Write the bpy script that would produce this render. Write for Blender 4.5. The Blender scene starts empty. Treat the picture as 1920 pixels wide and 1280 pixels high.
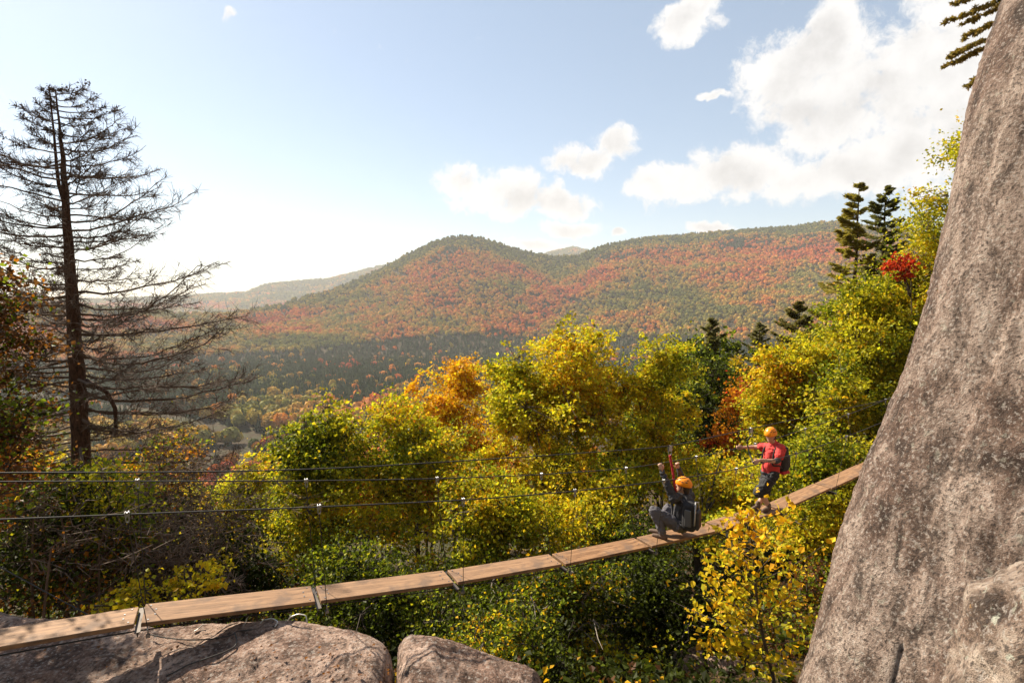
import bpy, bmesh, math, random
import numpy as np
from mathutils import Vector, Matrix

random.seed(7)
rng = np.random.default_rng(7)
S = bpy.context.scene
COL = S.collection
R = math.radians

# ------------------------------------------------------------------ camera
FPX, HY = 1000.0, 560.0            # focal length and horizon row, in pixels of the 1920 px photograph
PITCH = math.atan((640 - HY) / FPX)
cam = bpy.data.cameras.new('camera')
cam.sensor_width = 36.0
cam.lens = 36.0 * FPX / 1920.0
cam.clip_start = 0.05
cam.clip_end = 40000
camo = bpy.data.objects.new('camera', cam)
camo.rotation_euler = (math.pi / 2 - PITCH, 0, 0)
COL.objects.link(camo)
S.camera = camo


def ray(u, v):
    x = (u - 960) / FPX
    zc = (640 - v) / FPX
    return np.array([x, math.cos(PITCH) + zc * math.sin(PITCH), zc * math.cos(PITCH) - math.sin(PITCH)])


def at(u, v, y):
    """point seen at pixel (u, v) whose distance in front of the camera is y metres"""
    r = ray(u, v)
    return r * (y / r[1])


# ------------------------------------------------------------------ sky, sun, exposure
SUN_AZ, SUN_EL = -50.0, 40.0       # azimuth from +Y (negative = to the left), elevation
sun_dir = np.array([math.sin(R(SUN_AZ)) * math.cos(R(SUN_EL)), math.cos(R(SUN_AZ)) * math.cos(R(SUN_EL)), math.sin(R(SUN_EL))])
sl = bpy.data.lights.new('sun', 'SUN')
sl.energy = 5.0
sl.angle = R(0.53)
sl.color = (1.0, 0.89, 0.72)
so = bpy.data.objects.new('sun', sl)
so.rotation_euler = Vector(sun_dir).to_track_quat('Z', 'Y').to_euler()
COL.objects.link(so)

S.view_settings.view_transform = 'Standard'
S.view_settings.look = 'None'
S.view_settings.gamma = 1.0
S.view_settings.use_curve_mapping = False
S.view_settings.exposure = 1.12
try:
    S.cycles.use_denoising = True
    S.cycles.max_bounces = 6
    S.cycles.diffuse_bounces = 3
    S.cycles.glossy_bounces = 2
    S.cycles.transmission_bounces = 3
    S.cycles.volume_bounces = 0
    S.cycles.transparent_max_bounces = 4
    S.cycles.caustics_reflective = False
    S.cycles.caustics_refractive = False
except Exception:
    pass


class NT:
    """small helper to write node trees"""

    def __init__(self, tree):
        self.t = tree

    def n(self, typ, **kw):
        nd = self.t.nodes.new(typ)
        for k, v in kw.items():
            setattr(nd, k, v)
        return nd

    def put(self, sock, v):
        if hasattr(v, 'is_output'):
            self.t.links.new(v, sock)
        else:
            sock.default_value = v

    def m(self, op, a, b=0.0, c=0.0, clamp=False):
        nd = self.n('ShaderNodeMath', operation=op, use_clamp=clamp)
        for i, v in enumerate((a, b, c)):
            self.put(nd.inputs[i], v)
        return nd.outputs[0]

    def vm(self, op, a, b=(0, 0, 0)):
        nd = self.n('ShaderNodeVectorMath', operation=op)
        self.put(nd.inputs[0], a)
        self.put(nd.inputs[1], b)
        return nd.outputs['Value' if op in ('DOT_PRODUCT', 'LENGTH') else 'Vector']

    def mix(self, f, a, b, blend='MIX'):
        nd = self.n('ShaderNodeMix', data_type='RGBA', blend_type=blend)
        self.put(nd.inputs[0], f)
        self.put(nd.inputs[6], a)
        self.put(nd.inputs[7], b)
        return nd.outputs[2]

    def noise(self, vec, scale, detail=4, rough=0.55, lac=2.0, dist=0.0):
        nd = self.n('ShaderNodeTexNoise')
        if vec is not None:
            self.put(nd.inputs['Vector'], vec)
        nd.inputs['Scale'].default_value = scale
        nd.inputs['Detail'].default_value = detail
        nd.inputs['Roughness'].default_value = rough
        nd.inputs['Lacunarity'].default_value = lac
        nd.inputs['Distortion'].default_value = dist
        return nd.outputs['Fac'], nd.outputs['Color']

    def ramp(self, f, pts, interp='LINEAR'):
        nd = self.n('ShaderNodeValToRGB')
        nd.color_ramp.interpolation = interp
        e = nd.color_ramp.elements
        while len(e) < len(pts):
            e.new(0.5)
        for el, (p, c) in zip(e, pts):
            el.position = p
            el.color = (*c, 1) if len(c) == 3 else c
        self.put(nd.inputs[0], f)
        return nd.outputs[0]

    def smooth(self, v, a, b, lo=0.0, hi=1.0):
        nd = self.n('ShaderNodeMapRange', interpolation_type='SMOOTHSTEP')
        self.put(nd.inputs[0], v)
        for i, x in enumerate((a, b, lo, hi)):
            self.put(nd.inputs[1 + i], x)
        return nd.outputs[0]


def build_world():
    w = bpy.data.worlds.new('World')
    S.world = w
    w.use_nodes = True
    t = w.node_tree
    t.nodes.clear()
    N = NT(t)
    out = N.n('ShaderNodeOutputWorld')
    bg = N.n('ShaderNodeBackground')
    t.links.new(bg.outputs[0], out.inputs[0])
    bg.inputs[1].default_value = 0.072
    sky = N.n('ShaderNodeTexSky', sky_type='NISHITA')
    sky.sun_disc = False
    sky.sun_elevation = R(SUN_EL)
    sky.sun_rotation = R(SUN_AZ)
    sky.altitude = 400
    sky.air_density = 1.0
    sky.dust_density = 0.45
    sky.ozone_density = 0.35
    d = N.n('ShaderNodeTexCoord').outputs['Generated']
    # lumpy warp of the view direction so that the cloud banks get cauliflower edges
    _, wc = N.noise(d, 7.0, 5, 0.6)
    warp = N.n('ShaderNodeVectorMath', operation='SCALE')
    t.links.new(N.vm('SUBTRACT', wc, (0.5, 0.5, 0.5)), warp.inputs[0])
    warp.inputs['Scale'].default_value = 0.075
    dw = N.vm('ADD', d, warp.outputs[0])
    # cumulus banks: centre pixel and radii in pixels, turned into directions
    px = [(1490, 130, 95, 70), (1610, 190, 150, 120), (1750, 150, 150, 150), (1840, 60, 130, 110), (1690, 290, 190, 60), (1500, 205, 70, 30),
          (1560, 70, 60, 45), (1850, 260, 160, 110),
          (1270, 345, 85, 42), (1390, 325, 110, 52), (1500, 345, 90, 40), (1600, 320, 90, 50),
          (862, 340, 42, 36), (950, 372, 105, 44), (1050, 388, 62, 26), (1060, 305, 48, 30), (1110, 310, 50, 26), (1165, 275, 36, 32),
          (1285, 42, 48, 34), (1310, 15, 40, 22), (1335, 182, 30, 8), (1470, 262, 8, 6), (426, 16, 15, 11),
          (1070, 430, 55, 12), (1160, 434, 14, 8), (1340, 428, 44, 9), (1010, 462, 60, 16), (1930, 330, 120, 60)]
    blobs = []
    for (u, v, ru, rv) in px:
        c = ray(u, v)
        c /= np.linalg.norm(c)
        s = 1.0 / (FPX * (1 + ((u - 960) / FPX) ** 2) ** 0.5)
        blobs.append((c, ru * s * 1.04, rv * s * 1.04))
    # the same fair-weather cumulus carries on round the rest of the sky
    r2 = random.Random(5)
    for k in range(16):
        az = R(50 + k * 14.5 + r2.uniform(-5, 5))
        el = R(r2.uniform(8, 40))
        c = np.array([math.sin(az) * math.cos(el), math.cos(az) * math.cos(el), math.sin(el)])
        rr = r2.uniform(0.06, 0.16)
        blobs.append((c, rr, rr * r2.uniform(0.35, 0.7)))
    tot = None
    for c, ru, rv in blobs:
        rt = np.cross(c, [0, 0, 1.0])
        rt /= np.linalg.norm(rt)
        up = np.cross(rt, c)
        off = N.vm('SUBTRACT', dw, tuple(c))
        a = N.m('DIVIDE', N.vm('DOT_PRODUCT', off, tuple(rt)), ru)
        b = N.m('DIVIDE', N.vm('DOT_PRODUCT', off, tuple(up)), rv)
        q = N.m('SUBTRACT', 1.0, N.m('MULTIPLY_ADD', a, a, N.m('MULTIPLY', b, b)))
        fr = N.m('GREATER_THAN', N.vm('DOT_PRODUCT', d, tuple(c)), 0.3)
        q = N.m('MULTIPLY', N.m('MAXIMUM', q, -1.0), fr)
        q = N.m('SUBTRACT', q, N.m('SUBTRACT', 1.0, fr))
        tot = q if tot is None else N.m('SMOOTH_MAX', tot, q, 0.25)
    fine, _ = N.noise(dw, 24.0, 10, 0.68)
    big, _ = N.noise(d, 4.0, 3, 0.5)
    dens = N.m('ADD', N.m('MULTIPLY_ADD', tot, 1.25, 0.12), N.m('MULTIPLY', N.m('SUBTRACT', fine, 0.51), 5.0))
    dens = N.m('ADD', dens, N.m('MULTIPLY', N.m('SUBTRACT', big, 0.5), 0.9))
    alpha = N.smooth(dens, -0.25, 0.95)
    # thick cores are greyer underneath, rims shine
    z = N.vm('DOT_PRODUCT', d, (0, 0, 1))
    lump, _ = N.noise(d, 13.0, 8, 0.62)
    core = N.smooth(N.m('ADD', tot, N.m('MULTIPLY', N.m('SUBTRACT', lump, 0.5), 3.0)), 0.35, 1.7)
    ccol = N.mix(core, (6.6, 6.5, 6.4, 1), (4.7, 4.6, 4.55, 1))
    # a thin even veil of high cloud pales the whole sky
    veil = N.mix(0.28, sky.outputs[0], (4.7, 5.5, 5.9, 1))
    final = N.mix(alpha, veil, ccol)
    t.links.new(final, bg.inputs[0])
    try:
        w.cycles.sampling_method = 'MANUAL'
        w.cycles.sample_map_resolution = 512
    except Exception:
        pass


build_world()

# ------------------------------------------------------------------ numeric helpers
_perm = np.random.default_rng(3).permutation(256).astype(np.int64)
_perm = np.concatenate([_perm, _perm, _perm])
_gr = np.random.default_rng(4).normal(size=(256, 3))
_gr /= np.linalg.norm(_gr, axis=1)[:, None]


def perlin(p):
    p = np.asarray(p, float)
    i = np.floor(p).astype(np.int64)
    f = p - i
    i &= 255
    u = f * f * f * (f * (f * 6 - 15) + 10)
    out = np.zeros(len(p))
    for dx in (0, 1):
        for dy in (0, 1):
            for dz in (0, 1):
                h = _perm[_perm[_perm[i[:, 0] + dx] + i[:, 1] + dy] + i[:, 2] + dz]
                g = _gr[h]
                dd = f - (dx, dy, dz)
                wgt = (u[:, 0] if dx else 1 - u[:, 0]) * (u[:, 1] if dy else 1 - u[:, 1]) * (u[:, 2] if dz else 1 - u[:, 2])
                out += wgt * (g * dd).sum(1)
    return out * 1.5


def fbm(p, oct=4, gain=0.5):
    p = np.asarray(p, float)
    a, s, o = 1.0, 1.0, np.zeros(len(p))
    for k in range(oct):
        o += a * perlin(p * s + k * 17.3)
        a *= gain
        s *= 2.03
    return o


def sstep(x, a, b):
    t = np.clip((np.asarray(x, float) - a) / (b - a), 0, 1)
    return t * t * (3 - 2 * t)


def mesh_np(name, V, faces, mats, cols=None, smooth=False, matidx=None):
    """faces: list of integer arrays (n,3) or (n,4)"""
    me = bpy.data.meshes.new(name)
    V = np.asarray(V, np.float32)
    me.vertices.add(len(V))
    me.vertices.foreach_set('co', V.ravel())
    faces = [np.asarray(f, np.int32) for f in faces if len(f)]
    li = np.concatenate([f.ravel() for f in faces])
    tot = np.concatenate([np.full(len(f), f.shape[1], np.int32) for f in faces])
    st = np.concatenate([[0], np.cumsum(tot)[:-1]]).astype(np.int32)
    me.loops.add(len(li))
    me.loops.foreach_set('vertex_index', li)
    me.polygons.add(len(tot))
    me.polygons.foreach_set('loop_start', st)
    me.polygons.foreach_set('loop_total', tot)
    me.polygons.foreach_set('use_smooth', np.full(len(tot), smooth, bool))
    if matidx is not None:
        me.polygons.foreach_set('material_index', np.asarray(matidx, np.int32))
    for m in (mats if isinstance(mats, (list, tuple)) else [mats]):
        me.materials.append(m)
    if cols is not None:
        a = me.attributes.new('col', 'FLOAT_COLOR', 'POINT')
        c = np.ones((len(V), 4), np.float32)
        c[:, :3] = cols
        a.data.foreach_set('color', c.ravel())
    me.update(calc_edges=True)
    me.validate()
    return me


def link(name, me, parent=None, loc=None):
    o = bpy.data.objects.new(name, me)
    COL.objects.link(o)
    if loc is not None:
        o.location = loc
    if parent is not None:
        o.parent = parent
    return o


def empty(name, loc=(0, 0, 0)):
    o = bpy.data.objects.new(name, None)
    o.empty_display_size = 0.2
    o.location = loc
    COL.objects.link(o)
    return o


def tag(o, label=None, cat=None, group=None, kind=None):
    for k, v in (('label', label), ('category', cat), ('group', group), ('kind', kind)):
        if v:
            o[k] = v
    return o


class MB:
    """collects tubes, prisms, boxes and spheres into one mesh"""

    def __init__(self):
        self.V, self.F3, self.F4, self.n = [], [], [], 0

    def add(self, V, F4=None, F3=None):
        self.V.append(np.asarray(V, float))
        if F4 is not None and len(F4):
            self.F4.append(np.asarray(F4) + self.n)
        if F3 is not None and len(F3):
            self.F3.append(np.asarray(F3) + self.n)
        self.n += len(V)

    def prisms(self, A, B, ra, rb, k=3):
        A, B = np.asarray(A, float), np.asarray(B, float)
        n = len(A)
        if n == 0:
            return
        d = B - A
        d /= np.linalg.norm(d, axis=1)[:, None] + 1e-9
        h = np.where(np.abs(d[:, 2:3]) > 0.9, [[1.0, 0, 0]], [[0, 0, 1.0]])
        u = np.cross(d, h)
        u /= np.linalg.norm(u, axis=1)[:, None]
        w = np.cross(d, u)
        ang = np.arange(k) * 2 * math.pi / k
        ring = u[:, None, :] * np.cos(ang)[None, :, None] + w[:, None, :] * np.sin(ang)[None, :, None]
        ra = np.broadcast_to(np.asarray(ra, float), (n,))[:, None, None]
        rb = np.broadcast_to(np.asarray(rb, float), (n,))[:, None, None]
        V = np.concatenate([A[:, None] + ring * ra, B[:, None] + ring * rb], 1).reshape(-1, 3)
        base = (np.arange(n) * 2 * k)[:, None, None]
        q = np.array([[i, (i + 1) % k, k + (i + 1) % k, k + i] for i in range(k)])[None]
        self.add(V, (base + q).reshape(-1, 4))

    def tube(self, P, r, k=6, caps=True):
        P = np.asarray(P, float)
        n = len(P)
        r = np.broadcast_to(np.asarray(r, float), (n,))
        T = np.gradient(P, axis=0)
        T /= np.linalg.norm(T, axis=1)[:, None] + 1e-9
        h = np.array([0.31, 0.17, 1.0]) if abs(T[0][2]) < 0.9 else np.array([1.0, 0.2, 0])
        u = np.cross(T[0], h)
        u /= np.linalg.norm(u)
        V = []
        ang = np.arange(k) * 2 * math.pi / k
        for i in range(n):
            u = u - T[i] * (u @ T[i])
            u /= np.linalg.norm(u) + 1e-9
            w = np.cross(T[i], u)
            V.append(P[i] + r[i] * (np.cos(ang)[:, None] * u + np.sin(ang)[:, None] * w))
        V = np.concatenate(V)
        F = [[i * k + j, i * k + (j + 1) % k, (i + 1) * k + (j + 1) % k, (i + 1) * k + j] for i in range(n - 1) for j in range(k)]
        F3 = []
        if caps:
            V = np.concatenate([V, P[:1], P[-1:]])
            F3 = [[n * k, (j + 1) % k, j] for j in range(k)] + [[n * k + 1, (n - 1) * k + j, (n - 1) * k + (j + 1) % k] for j in range(k)]
        self.add(V, F, F3)

    def box(self, c, ax, ay, az):
        """centre and three half-axis vectors"""
        c, ax, ay, az = (np.asarray(v, float) for v in (c, ax, ay, az))
        V = [c + sx * ax + sy * ay + sz * az for sx in (-1, 1) for sy in (-1, 1) for sz in (-1, 1)]
        self.add(V, [[0, 1, 3, 2], [4, 6, 7, 5], [0, 4, 5, 1], [2, 3, 7, 6], [0, 2, 6, 4], [1, 5, 7, 3]])

    def ball(self, c, rad, ax=None, nu=12, nv=8):
        c = np.asarray(c, float)
        M = np.eye(3) if ax is None else np.asarray(ax, float)
        rad = np.broadcast_to(np.asarray(rad, float), (3,))
        V = [c + M.T @ (np.array([0, 0, 1.0]) * rad), c + M.T @ (np.array([0, 0, -1.0]) * rad)]
        for i in range(1, nv):
            for j in range(nu):
                a, b = math.pi * i / nv, 2 * math.pi * j / nu
                V.append(c + M.T @ (np.array([math.sin(a) * math.cos(b), math.sin(a) * math.sin(b), math.cos(a)]) * rad))
        F3 = [[0, 2 + j, 2 + (j + 1) % nu] for j in range(nu)] + [[1, 2 + (nv - 2) * nu + (j + 1) % nu, 2 + (nv - 2) * nu + j] for j in range(nu)]
        F4 = [[2 + i * nu + j, 2 + (i + 1) * nu + j, 2 + (i + 1) * nu + (j + 1) % nu, 2 + i * nu + (j + 1) % nu] for i in range(nv - 2) for j in range(nu)]
        self.add(V, F4, F3)

    def mesh(self, name, mat, smooth=False, origin=None):
        V = np.concatenate(self.V)
        if origin is not None:
            V = V - np.asarray(origin)
        fs = []
        if self.F4:
            fs.append(np.concatenate(self.F4))
        if self.F3:
            fs.append(np.concatenate(self.F3))
        return mesh_np(name, V, fs, mat, smooth=smooth)


# ------------------------------------------------------------------ materials
def new_mat(name):
    m = bpy.data.materials.new(name)
    m.use_nodes = True
    m.node_tree.nodes.clear()
    N = NT(m.node_tree)
    out = N.n('ShaderNodeOutputMaterial')
    return m, N, out


def principled(N, out, color, rough=0.6, metal=0.0, bump=None, spec=0.5):
    p = N.n('ShaderNodeBsdfPrincipled')
    N.put(p.inputs['Base Color'], color)
    N.put(p.inputs['Roughness'], rough)
    p.inputs['Metallic'].default_value = metal
    p.inputs['Specular IOR Level'].default_value = spec
    if bump is not None:
        b = N.n('ShaderNodeBump')
        b.inputs['Strength'].default_value = bump[1]
        b.inputs['Distance'].default_value = bump[2]
        N.put(b.inputs['Height'], bump[0])
        N.t.links.new(b.outputs[0], p.inputs['Normal'])
    N.t.links.new(p.outputs[0], out.inputs[0])
    return p


def simple(name, col, rough=0.6, metal=0.0, nscale=None, var=0.25, bump=0.0, bdist=0.004, spec=0.5):
    m, N, out = new_mat(name)
    c = (*col, 1)
    b = None
    if nscale:
        co = N.n('ShaderNodeTexCoord').outputs['Object']
        f, _ = N.noise(co, nscale, 5, 0.6)
        c = N.mix(f, tuple(x * (1 - var) for x in col) + (1,), tuple(min(1, x * (1 + var)) for x in col) + (1,))
        if bump:
            b = (f, bump, bdist)
    principled(N, out, c, rough, metal, b, spec)
    return m


def leaf_mat(name, transl=0.42, instancer=False, rough=0.5):
    m, N, out = new_mat(name)
    a = N.n('ShaderNodeAttribute', attribute_name='col')
    if instancer:
        a.attribute_type = 'INSTANCER'
        sh = N.n('ShaderNodeAttribute', attribute_name='shade')
        col = N.mix(1.0, a.outputs['Color'], sh.outputs['Color'], 'MULTIPLY')
    else:
        col = a.outputs['Color']
    p = N.n('ShaderNodeBsdfPrincipled')
    N.put(p.inputs['Base Color'], col)
    p.inputs['Roughness'].default_value = rough
    p.inputs['Specular IOR Level'].default_value = 0.14
    t = N.n('ShaderNodeBsdfTranslucent')
    N.put(t.inputs[0], N.mix(1.0, col, (1.0, 1.0, 0.6, 1), 'MULTIPLY'))
    mx = N.n('ShaderNodeMixShader')
    mx.inputs[0].default_value = transl
    N.t.links.new(p.outputs[0], mx.inputs[1])
    N.t.links.new(t.outputs[0], mx.inputs[2])
    N.t.links.new(mx.outputs[0], out.inputs[0])
    return m


def rock_mat(name, tint=(1, 1, 1), streak=0.0, lichen=0.3):
    m, N, out = new_mat(name)
    co = N.n('ShaderNodeTexCoord').outputs['Object']
    if streak:
        mp = N.n('ShaderNodeMapping')
        N.t.links.new(co, mp.inputs[0])
        mp.inputs['Scale'].default_value = (1, 1, 0.35)
        sv = mp.outputs[0]
    else:
        sv = co
    big, _ = N.noise(sv, 1.5, 5, 0.65)
    mid, _ = N.noise(sv, 4.5, 6, 0.65, dist=0.6)
    fine, _ = N.noise(co, 26, 6, 0.7)
    grain, _ = N.noise(co, 120, 3, 0.6)
    c = N.ramp(mid, [(0.36, tuple(x * y for x, y in zip((0.075, 0.058, 0.049), tint))), (0.46, tuple(x * y for x, y in zip((0.20, 0.158, 0.134), tint))),
                     (0.55, tuple(x * y for x, y in zip((0.30, 0.245, 0.212), tint))), (0.66, tuple(x * y for x, y in zip((0.43, 0.37, 0.33), tint)))])
    c = N.mix(N.smooth(big, 0.42, 0.60), c, N.mix(1.0, c, (0.54, 0.47, 0.44, 1), 'MULTIPLY'))
    c = N.mix(N.smooth(fine, 0.52, 0.62, 0, 0.85), c, (0.07, 0.055, 0.048, 1))
    c = N.mix(N.smooth(fine, 0.47, 0.38, 0, 0.65), c, (0.50, 0.44, 0.39, 1))
    li, _ = N.noise(co, 11, 5, 0.6, dist=0.4)
    c = N.mix(N.m('MULTIPLY', N.smooth(li, 0.60, 0.68), lichen), c, (0.46, 0.45, 0.36, 1))
    ol, _ = N.noise(co, 7.3, 5, 0.65)
    c = N.mix(N.m('MULTIPLY', N.smooth(ol, 0.68, 0.74), lichen), c, (0.42, 0.22, 0.07, 1))
    h = N.m('ADD', N.m('MULTIPLY', mid, 0.6), N.m('MULTIPLY', fine, 0.5))
    h = N.m('ADD', h, N.m('MULTIPLY', grain, 0.16))
    principled(N, out, c, 0.92, 0, (h, 1.0, 0.11), 0.25)
    return m


def wood_mat():
    m, N, out = new_mat('weathered plank wood')
    co = N.n('ShaderNodeTexCoord').outputs['Object']
    mp = N.n('ShaderNodeMapping')
    N.t.links.new(co, mp.inputs[0])
    mp.inputs['Scale'].default_value = (0.7, 14, 14)
    g, _ = N.noise(mp.outputs[0], 3.0, 6, 0.65, dist=1.2)
    oi = N.n('ShaderNodeObjectInfo').outputs['Random']
    c = N.ramp(g, [(0.36, (0.105, 0.052, 0.022)), (0.5, (0.265, 0.138, 0.064)), (0.64, (0.38, 0.215, 0.108))])
    c = N.mix(N.m('MULTIPLY', oi, 0.35), c, (0.34, 0.225, 0.145, 1))
    st, _ = N.noise(co, 3.2, 5, 0.6)
    c = N.mix(N.smooth(st, 0.50, 0.68, 0, 0.7), c, (0.13, 0.085, 0.06, 1))
    kn = N.n('ShaderNodeTexVoronoi')
    N.put(kn.inputs['Vector'], co)
    kn.inputs['Scale'].default_value = 3.1
    c = N.mix(N.smooth(kn.outputs['Distance'], 0.06, 0.03, 0, 0.8), c, (0.06, 0.035, 0.02, 1))
    principled(N, out, c, 0.72, 0, (g, 0.35, 0.006), 0.3)
    return m


def bark_mat(name, c1, c2, sc=18):
    m, N, out = new_mat(name)
    co = N.n('ShaderNodeTexCoord').outputs['Object']
    mp = N.n('ShaderNodeMapping')
    N.t.links.new(co, mp.inputs[0])
    mp.inputs['Scale'].default_value = (1, 1, 0.3)
    f, _ = N.noise(mp.outputs[0], sc, 5, 0.65)
    c = N.ramp(f, [(0.3, c1), (0.7, c2)])
    principled(N, out, c, 0.9, 0, (f, 0.6, 0.02), 0.2)
    return m


def ground_mat():
    m, N, out = new_mat('forest floor')
    co = N.n('ShaderNodeTexCoord').outputs['Object']
    f, _ = N.noise(co, 1.7, 7, 0.7)
    g, gc = N.noise(co, 9, 5, 0.7)
    c = N.ramp(f, [(0.3, (0.014, 0.010, 0.007)), (0.5, (0.042, 0.027, 0.014)), (0.7, (0.085, 0.055, 0.024))])
    c = N.mix(N.smooth(g, 0.58, 0.66), c, (0.24, 0.15, 0.04, 1))
    c = N.mix(N.smooth(g, 0.40, 0.34), c, (0.035, 0.05, 0.015, 1))
    b, _ = N.noise(co, 0.05, 6, 0.7)
    c = N.mix(N.smooth(b, 0.45, 0.6, 0, 0.6), c, (0.045, 0.055, 0.02, 1))
    principled(N, out, c, 0.95, 0, (g, 0.7, 0.06), 0.15)
    return m


M_LEAF = leaf_mat('autumn leaves', 0.5)
M_NEEDLE = leaf_mat('conifer needles', 0.38, rough=0.6)
M_FAR = leaf_mat('distant foliage', 0.25, instancer=True, rough=0.7)
M_FARLEAF = leaf_mat('valley foliage', 0.25, rough=0.7)
M_BARK = bark_mat('grey brown bark', (0.035, 0.027, 0.02), (0.13, 0.105, 0.085))
M_BARKD = bark_mat('dead spruce bark', (0.03, 0.017, 0.011), (0.15, 0.08, 0.05), 24)
M_TWIG = simple('dead twigs', (0.135, 0.088, 0.058), 0.9, nscale=3, var=0.5)
M_BIRCH = bark_mat('pale bark', (0.10, 0.08, 0.06), (0.36, 0.31, 0.26), 9)
M_ROCK = rock_mat('granite ledge', (1.62, 1.36, 1.2), 0, 0.12)
M_CLIFF = rock_mat('granite cliff', (1.30, 1.19, 1.10), 1, 0.35)
M_ROCKL = rock_mat('lichen granite', (1.42, 1.33, 1.2), 0, 1.0)
M_WOOD = wood_mat()
M_GROUND = ground_mat()
M_STEEL = simple('galvanised steel', (0.34, 0.34, 0.35), 0.45, 1.0, 40, 0.2)
M_CABLE = simple('dark steel cable', (0.035, 0.032, 0.03), 0.7, 0.2, 60, 0.3)
M_BAR = simple('rusty angle iron', (0.09, 0.075, 0.065), 0.6, 0.5, 25, 0.4)

# ------------------------------------------------------------------ ground: slope, valley, mountains
SKY = [(-400, 575), (0, 572), (200, 575), (340, 590), (430, 588), (520, 574), (575, 556), (620, 546), (700, 512), (740, 490), (790, 464), (830, 448), (862, 442), (895, 446),
       (935, 457), (985, 472), (1040, 482), (1085, 479), (1130, 461), (1200, 447), (1300, 439), (1400, 431), (1480, 426), (1515, 421), (1545, 417),
       (1580, 419), (1640, 426), (1720, 436), (1900, 440), (2300, 450)]
FARSKY = [(-600, 560), (0, 566), (200, 566), (340, 560), (400, 555), (460, 553), (500, 538), (560, 531), (620, 527), (680, 512), (705, 505), (800, 490), (900, 500), (1000, 486),
          (1040, 476), (1075, 469), (1100, 474), (1200, 480), (1500, 480), (2300, 480)]


def _tab(tab):
    a, e = [], []
    for u, v in tab:
        r = ray(u, v)
        a.append(math.atan2(r[0], r[1]))
        e.append(r[2] / math.hypot(r[0], r[1]))
    return np.array(a), np.array(e)


SA, SE = _tab(SKY)
FA, FE = _tab(FARSKY)
VALLEY = -150.0


def river_d(x, y):
    """distance from the river's centre line"""
    xs = np.array([-900, -640, -510, -400, -306, -215, -120, 0, 200, 500.0])
    ys = np.array([900, 760, 706, 628, 573, 560, 600, 620, 560, 600.0])
    return np.abs(y - np.interp(x, xs, ys)) * 0.8


def height(x, y):
    x, y = np.asarray(x, float), np.asarray(y, float)
    r = np.hypot(x, y)
    az = np.arctan2(x, y)
    p = np.stack([x, y, np.zeros_like(x)], -1).reshape(-1, 3)
    n1 = fbm(p / 520, 4).reshape(x.shape)
    n2 = fbm(p / 9.0, 4).reshape(x.shape)
    n3 = fbm(p / 110.0, 3).reshape(x.shape)
    # hillside below the ledge
    near = -9.3 - 0.42 * (y - 13) + 0.33 * np.clip(x - 3, 0, 60) + 0.05 * np.clip(x, -60, 0)
    near = near + 0.5 * n2 + np.where(y < 4, (4 - y) * 0.25, 0)
    near = np.minimum(near, 90)
    fl = VALLEY + 4 * n3
    rv = river_d(x, y)
    fl = np.where(rv < 30, fl - 6 * (1 - sstep(rv, 12, 30)), fl)
    floor = np.where(r > 300, fl, VALLEY)
    k = 8.0
    base = np.where(near - floor > 60, near, floor + k * np.log1p(np.exp(np.clip((near - floor) / k, -30, 30))))
    # main massif
    e = np.interp(az, SA, SE)
    azd = np.degrees(az)
    Rr = 2450 + 350 * sstep(azd, 2, 28) - 350 * sstep(azd, -12, -28)
    crest = e * Rr
    t = (r - (1330 - 250 * sstep(azd, 0, 30))) / (Rr - (1330 - 250 * sstep(azd, 0, 30)))
    prof = np.clip(t, 0, 1)
    prof = 0.55 * prof ** 1.25 + 0.45 * (prof * prof * (3 - 2 * prof))
    spur = n1 * 60 * np.clip(t, 0, 1) * (1 - sstep(t, 0.62, 0.97))
    mass = VALLEY + (crest - VALLEY - 6) * prof + spur
    back = crest - (r - Rr) * 0.32
    mass = np.where(r > Rr, np.maximum(back, VALLEY), mass)
    # far range
    ef = np.interp(az, FA, FE)
    Rf = 6200.0
    tf = np.clip((r - 3900) / (Rf - 3900), 0, 1)
    fz = VALLEY + (ef * Rf - VALLEY) * (tf * tf * (3 - 2 * tf)) + n1 * 70 * tf * (1 - tf) * 2
    fz = np.where(r > Rf, ef * Rf - (r - Rf) * 0.18, fz)
    front = np.abs(azd) < 75
    big = np.maximum(mass, np.maximum(fz, VALLEY))
    big = np.where(r > 900, big, VALLEY)
    wgt = sstep(np.abs(azd), 62, 85)
    z = np.maximum(base, big * (1 - wgt) + wgt * VALLEY)
    return z


az = np.concatenate([np.linspace(-180, -62, 40)[:-1], np.linspace(-62, 62, 330), np.linspace(62, 180, 40)[1:-1]])
rr = np.concatenate([np.linspace(0.6, 40, 80), np.geomspace(41, 900, 60), np.linspace(910, 3300, 110), np.geomspace(3350, 8800, 40)])
A_, R_ = np.meshgrid(np.radians(az), rr, indexing='ij')
X_, Y_ = np.sin(A_) * R_, np.cos(A_) * R_
Z_ = height(X_, Y_)
na, nr = A_.shape
idx = np.arange(na * nr).reshape(na, nr)
nxt = np.roll(idx, -1, axis=0)
quads = np.stack([idx[:, :-1], nxt[:, :-1], nxt[:, 1:], idx[:, 1:]], -1).reshape(-1, 4)[:, ::-1]
g = link('ground', mesh_np('ground', np.stack([X_, Y_, Z_], -1).reshape(-1, 3), [quads], M_GROUND, smooth=True))
tag(g, kind='structure')


def hz(x, y):
    return float(height(np.array([x]), np.array([y]))[0])


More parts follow.
